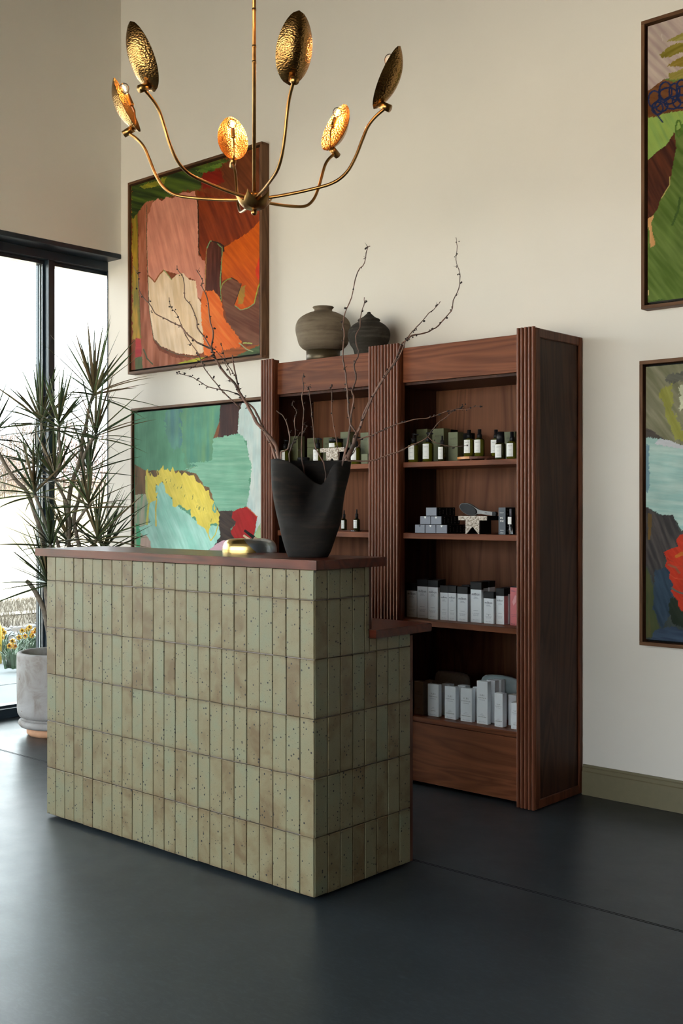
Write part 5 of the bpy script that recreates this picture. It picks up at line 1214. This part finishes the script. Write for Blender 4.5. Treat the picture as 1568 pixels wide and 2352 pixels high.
obj('handle_lettering_strip', G().prism([(0, 0), (.012, -.0015), (.012, -.004), (0, -.0025)], bp(1045, 1602) + Vector((0, -.0012, 0)), (1, 0, 0), (0, 0, 1), (0, .0005, 0)), M['inkblack'], br)
# tall slate carton
x0, x1, y0, y1, zt = pbox(1197, 1276, 1420, 1852, 1546, z2, CR2); y1 = y0 + .075
t = carton('perfume_carton', 'tall slate and black carton with white lettering at the right of the second shelf', 'box', None, x0, x1, y0, y1, z2, zt, M['slate'], None, 0, [('MAKE MY', 0, .80, .56, 'inkwhite'), ('mi', -.05, .62, .36, 'inkwhite'), ('me', 0, .50, .50, 'inkwhite'), ('PERFUME', 0, .16, .5, 'inkwhite'), ('50 ml', 0, .07, .4, 'inkwhite')], right=M['blackmat'])
for k in range(6): put_text(('VAN', 'IVY', 'MAR', 'IVY', 'NAV', 'BY')[k], t, (x1 + .0008, y0 + .016, z2 + (zt - z2) * (.90 - .15 * k)), .012, M['inkpale'], '+x')
# slim spray in front of it
X_ = at_y(900 + 1336 / 4.9, 0, 3.990).x; b_ = thing('spray_bottle', 'slim clear glass spray with grey cap and small white tag, before the tall slate carton', 'bottle', (X_, 3.990, z2))
zf = lambda y: at_y(900 + 1336 / 4.9, 850 + y / 4.9, 3.990).z
obj('glass', G().lathe([(0, 0), (.0078, 0), (.0082, .003), (.0082, zf(1655) - z2), (.004, zf(1645) - z2), (0, zf(1645) - z2)], (X_, 3.990, z2 + .0005), 20), M['clear'], b_, True)
obj('cap', G().lathe([(0, zf(1642) - z2), (.0052, zf(1642) - z2), (.0052, zf(1562) - z2), (0, zf(1560) - z2)], (X_, 3.990, z2), 20), plain('grey_cap', (.18, .17, .20), .3, .3), b_, True)
obj('tag', G().box(X_ - .0088, X_ + .0088, 3.9803, 3.9812, zf(1735), zf(1652)), M['label'], b_)

# -- green glass bottles with paper labels
def bottle(lab, px, y, r, zs, ztop_px, neck_px, kind, crop, label=(0, 0), group='green glass bottles on the top shelf', glass='bottle', dark=False, text='ARETE'):
    ox, oy, s = crop; X = ox + px / s; P = at_y(X, 0, y); x = P.x; z = lambda v: at_y(X, oy + v / s, y).z
    t = thing('bottle', lab, 'bottle', (x, y, zs), group); c = (x, y, zs); h = z(neck_px) - zs; n_r = r * .42
    obj('glass_body', G().lathe([(0, .0004), (r * .9, .0004), (r, .003), (r, h * .86), (r * .93, h * .92), (r * .7, h * .97), (n_r, h), (n_r, h + .006), (0, h + .006)], c, 28), M[glass], t, True)
    zt = z(ztop_px) - zs
    if kind == 'pump':
        o = obj('pump', G().lathe([(0, h), (n_r * 1.15, h), (n_r * 1.15, h + (zt - h) * .52), (n_r * .45, h + (zt - h) * .56), (n_r * .45, zt - .004), (0, zt - .004)], c, 20), M['black'], t, True)
        obj('nozzle', G().tube([(x - .008, y, zs + zt - .003), (x + .002, y, zs + zt - .002), (x + r * 1.0, y + .004, zs + zt - .006)], [.0045, .005, .003], 10), M['black'], o, True)
    elif kind == 'spray':
        m_ = h + (zt - h) * .42
        obj('cap', G().lathe([(0, h), (n_r * 1.1, h), (n_r * 1.1, m_), (n_r * .86, m_ + .001), (n_r * .86, zt - .001), (0, zt)], c, 20), M['black'], t, True)
    elif kind == 'dropper':
        m_ = h + (zt - h) * .52
        obj('cap', G().lathe([(0, h), (n_r * 1.15, h), (n_r * 1.15, m_), (n_r * .6, m_ + .001), (n_r * .5, zt - .004), (n_r * .3, zt), (0, zt)], c, 20), M['black'], t, True)
    else:
        obj('cap', G().lathe([(0, h), (r * .80, h - .002), (r * .72, zt), (0, zt)], c, 24), M['black'], t, True)
    za, zb = z(label[1]), z(label[0]); g = G(); g.lathe([(r + .0005, za - zs), (r + .0005, zb - zs)], c, 16, -math.pi * .5 - 1.15, -math.pi * .5 + .75)
    lb_ = obj('label', g, M['label'], t, True, 'white paper label')
    for s_, f_, w_ in ((text, .80, .80), ('conditioner', .52, .6), ('rosemary', .45, .4), ('500 ml', .18, .5)):
        bent_text(s_, t, c, r + .0010, -math.pi * .5 + .17, za + (zb - za) * f_, r * 1.15 * w_, M['inkpale'] if s_ == text else M['inkgrey'])
    return t
C1 = (900, 850, 4.9); z1 = 1.4495
bottle('pump bottle farthest left on the top shelf of the right bookcase', 243, 4.030, .0245, z1, 716, 826, 'pump', C1, (850, 1008))
bottle('pump bottle with glowing olive glass, second from the left on the right bookcase', 407, 4.030, .0245, z1, 704, 812, 'pump', C1, (832, 1002))
bottle('small dark spray bottle between the pump bottles and the olive carton', 566, 4.022, .0185, z1, 738, 850, 'dropper', C1, (866, 1004), glass='darkbottle')
bottle('spray bottle on the left of the round wooden board', 868, 4.065, .0225, z1 + .018, 670, 768, 'spray', C1, (788, 936))
bottle('spray bottle on the middle of the round wooden board', 984, 4.060, .0225, z1 + .018, 665, 765, 'spray', C1, (786, 932))
bottle('spray bottle farther back, half hidden by the one with a tall black cap', 1170, 4.085, .0225, z1 + .018, 668, 770, 'spray', C1, (788, 934))
bottle('dark bottle with a tall tapered black cap near the right post', 1220, 4.010, .0225, z1, 694, 812, 'cone', C1, (838, 986), glass='darkbottle')
bottle('spray bottle at the right end of the top shelf, cut by the fluted post', 1350, 4.004, .0225, z1, 692, 800, 'spray', C1, (824, 974))
bd = at_y(900 + 930 / 4.9, 0, 4.085)
tr = thing('serving_board', 'round wooden board, amber left half and dark right half, under spray bottles', 'board', (bd.x + .0, 4.085, z1))
xa = at_y(900 + 712 / 4.9, 0, 4.05).x; xb = at_y(900 + 1165 / 4.9, 0, 4.08).x; xm = at_y(900 + 918 / 4.9, 0, 4.03).x; R_ = (xb - xa) / 2; cxb = (xa + xb) / 2
def disc(x0_, x1_):
    pts = [(max(x0_, min(x1_, cxb + R_ * math.cos(a))), 4.095 + .096 * math.sin(a)) for a in [2 * math.pi * k / 48 for k in range(48)]]
    q = [p for i, p in enumerate(pts) if p != pts[i - 1]]; return q
for nm, a_, b_, mt in (('amber_half', xa, xm - .0003, 'amberwood'), ('dark_half', xm, xb, 'slab_side')):
    obj(nm, G().prism(disc(a_, b_), (0, 0, z1 + .007), (1, 0, 0), (0, 1, 0), (0, 0, .0108)), M[mt], tr)
for dx_, dy_ in ((-.07, -.05), (.07, -.05), (0, .07), (.0, -.06)): obj('foot', G().lathe([(0, 0), (.006, 0), (.006, .0075), (0, .0075)], (cxb + dx_, 4.095 + dy_, z1), 12), M['slab_side'], tr)
def obox(lab, a, b, c, yt, y, zs, crop, mt='olive', txt='ARETE', dep=None, tz=.78, group='olive cartons on the top shelves'):
    ox, oy, s = crop; xa = at_y(ox + a / s, 0, y).x; xb = at_y(ox + b / s, 0, y).x; zt = at_y(ox + a / s, oy + yt / s, y).z; d_ = dep or .05; d_ = min(d_, BB - .003 - y)
    carton('carton', lab, 'box', group, xa, xb, y, y + d_, zs, zt, M[mt], None, 0, [(txt, .05, tz, .66, 'inkolive'), ('conditioner', .05, tz - .2, .5, 'inkolive')] if txt else ())
obox('olive carton at the back left, behind the two pump bottles', 275, 396, 0, 668, 4.130, z1, C1)
obox('wide olive carton behind the small dark spray bottle', 452, 580, 0, 662, 4.120, z1, C1)
obox('slim olive carton standing in front, left of the round board', 632, 738, 0, 702, 4.070, z1, C1, dep=.045)
obox('black carton at the back, above the slim olive one', 656, 668, 0, 668, 4.185, z1, C1, 'blackmat', None)
obox('dark carton at the back, left of the spray bottles on the board', 800, 890, 0, 712, 4.196, z1, C1, 'blackmat', None, dep=.03)
obox('olive carton between the tall-capped bottle and the right end bottle', 1262, 1378, 0, 696, 4.075, z1, C1)

# -- left bookcase, top shelf
CL = (630, 980, 6.817)
kw = dict(group='green glass bottles on the top shelf of the left bookcase')
bottle('pump bottle in shadow at the left of the left bookcase, beside the fluted post', 165, 4.03, .0210, z1, 210, 352, 'pump', CL, (374, 534), **kw)
bottle('pump bottle left of the stone stand in the left bookcase', 682, 4.02, .0235, z1, 182, 340, 'pump', CL, (360, 552), **kw)
bottle('pump bottle right of the stone stand in the left bookcase', 1275, 4.02, .0235, z1, 160, 310, 'pump', CL, (330, 530), **kw)
sa, sb = at_y(630 + 712 / 6.817, 0, 4.000).x, at_y(630 + 1090 / 6.817, 0, 4.000).x; zs_ = at_y(630 + 712 / 6.817, 980 + 340 / 6.817, 4.000).z
stone_stand('stone faced stand with a notched foot in the left bookcase, under a jar', sa, sb, 4.000, .075, z1, zs_, 'stone faced display stands')
def jar_(lab, px, y, r, zs, zt_px, crop, lz, lt=True):
    ox, oy, s = crop; X = ox + px / s; x = at_y(X, 0, y).x; z = lambda v: at_y(X, oy + v / s, y).z - zs
    t = thing('cream_jar', lab, 'jar', (x, y, zs), 'lidded cream jars'); c = (x, y, zs); zt = z(zt_px); zl = z(lz)
    obj('glass_body', G().lathe([(0, .0003), (r * .95, .0003), (r, .003), (r, zl - .002), (r * .9, zl), (0, zl)], c, 32), M['bottle'], t, True)
    obj('lid', G().lathe([(0, zl), (r * 1.02, zl + .0002), (r * 1.03, zt - .002), (r * .98, zt), (0, zt)], c, 32), M['black'], t, True)
    if lt: g = G().lathe([(r + .0005, .003), (r + .0005, zl - .004)], c, 18, -math.pi * .5 - 1.15, -math.pi * .5 + .5); obj('label', g, M['label'], t, True, 'white paper label')
jar_('green cream jar with black lid on top of the stone stand in the left bookcase', 965, 4.040, .0345, zs_ + .0003, 190, CL, 248)
jar_('low jar with black lid on the shelf, behind the notch of the black vase', 455, 4.040, .0300, z1, 482, CL, 538)
ko = dict(group='olive cartons in the left bookcase')
obox('tall dark olive carton at the back left of the left bookcase', 240, 366, 0, 155, 4.10, z1, CL, txt=None, **ko)
obox('olive carton at the bottom of the stack of two, left bookcase', 512, 640, 0, 330, 4.12, z1, CL, tz=.6, **ko)
zmid = at_y(630 + 512 / 6.817, 980 + 330 / 6.817, 4.12).z
xa = at_y(630 + 512 / 6.817, 0, 4.12).x; xb = at_y(630 + 640 / 6.817, 0, 4.12).x; zt = at_y(630 + 512 / 6.817, 980 + 182 / 6.817, 4.12).z
carton('carton', 'olive carton on top of the stack of two, left bookcase', 'box', 'olive cartons in the left bookcase', xa, xb, 4.12, 4.17, zmid + .0003, zt, M['olive'], None, 0, [('ARETE', 0, .5, .6, 'inkolive')])
obox('olive carton behind the cream jar on the stand', 762, 900, 0, 172, 4.12, z1, CL, **ko)
obox('tallest olive carton behind the forked branch, left bookcase', 1030, 1180, 0, 84, 4.11, z1, CL, **ko)
obox('tallest olive carton next to the middle fluted post', 1345, 1470, 0, 96, 4.07, z1, CL, **ko)
obox('low olive carton before the middle fluted post', 1358, 1460, 0, 428, 4.00, z1, CL, dep=.04, txt=None, **ko)
# -- left bookcase, second shelf
CM = (770, 1160, 17.42)
kd_ = dict(group='small dropper bottles on the left bookcase', glass='darkbottle', text='ARETE')
bottle('dropper bottle half hidden by the vase, on a dark tray', 350, 4.060, .0135, z2 + .004, 200, 545, 'dropper', CM, (610, 938), **kd_)
bottle('dropper bottle with a silver chain looped round it', 855, 4.040, .0155, z2, 170, 540, 'dropper', CM, (595, 925), **kd_)
xa = at_y(778, 0, 4.04).x; xb = at_y(806, 0, 4.04).x
tag(obj('tray', G().box(xa, xb, 4.035, 4.085, z2 + .0003, z2 + .0040, .001), M['slab_side']), 'small dark tray under the half hidden dropper bottle', 'tray')
g = G(); cpts = [(610, 990), (650, 1040), (760, 1050), (860, 1030), (900, 960), (945, 1000), (1000, 1040), (1050, 1000), (1090, 940), (1150, 960), (1200, 950), (1250, 930)]
CP = [Vector(c) for c in cr([tuple(at_z(770 + x / 17.42, 1160 + y / 17.42, z2 + .002)) for x, y in cpts], 5)]
chn = thing('chain', 'silver link chain lying round the foot of the dropper bottle', 'chain', tuple(CP[0]))
g = G()
for i in range(0, len(CP) - 1):
    a, b = CP[i], CP[i + 1]; c = (a + b) / 2; c.y = max(c.y, BC + .008); t = (b - a).normalized(); s_ = Vector((0, 0, 1)) if i % 2 else t.cross(Vector((0, 0, 1))).normalized()
    ring = [tuple(c + t * (.0062 * math.cos(q)) + s_ * (.0030 * math.sin(q)) + Vector((0, 0, .001))) for q in [2 * math.pi * k / 10 for k in range(11)]]; g.tube(ring, .0009, 5)
l_ = obj('links', g, M['silver'], chn, True, fix=False); l_['kind'] = 'stuff'
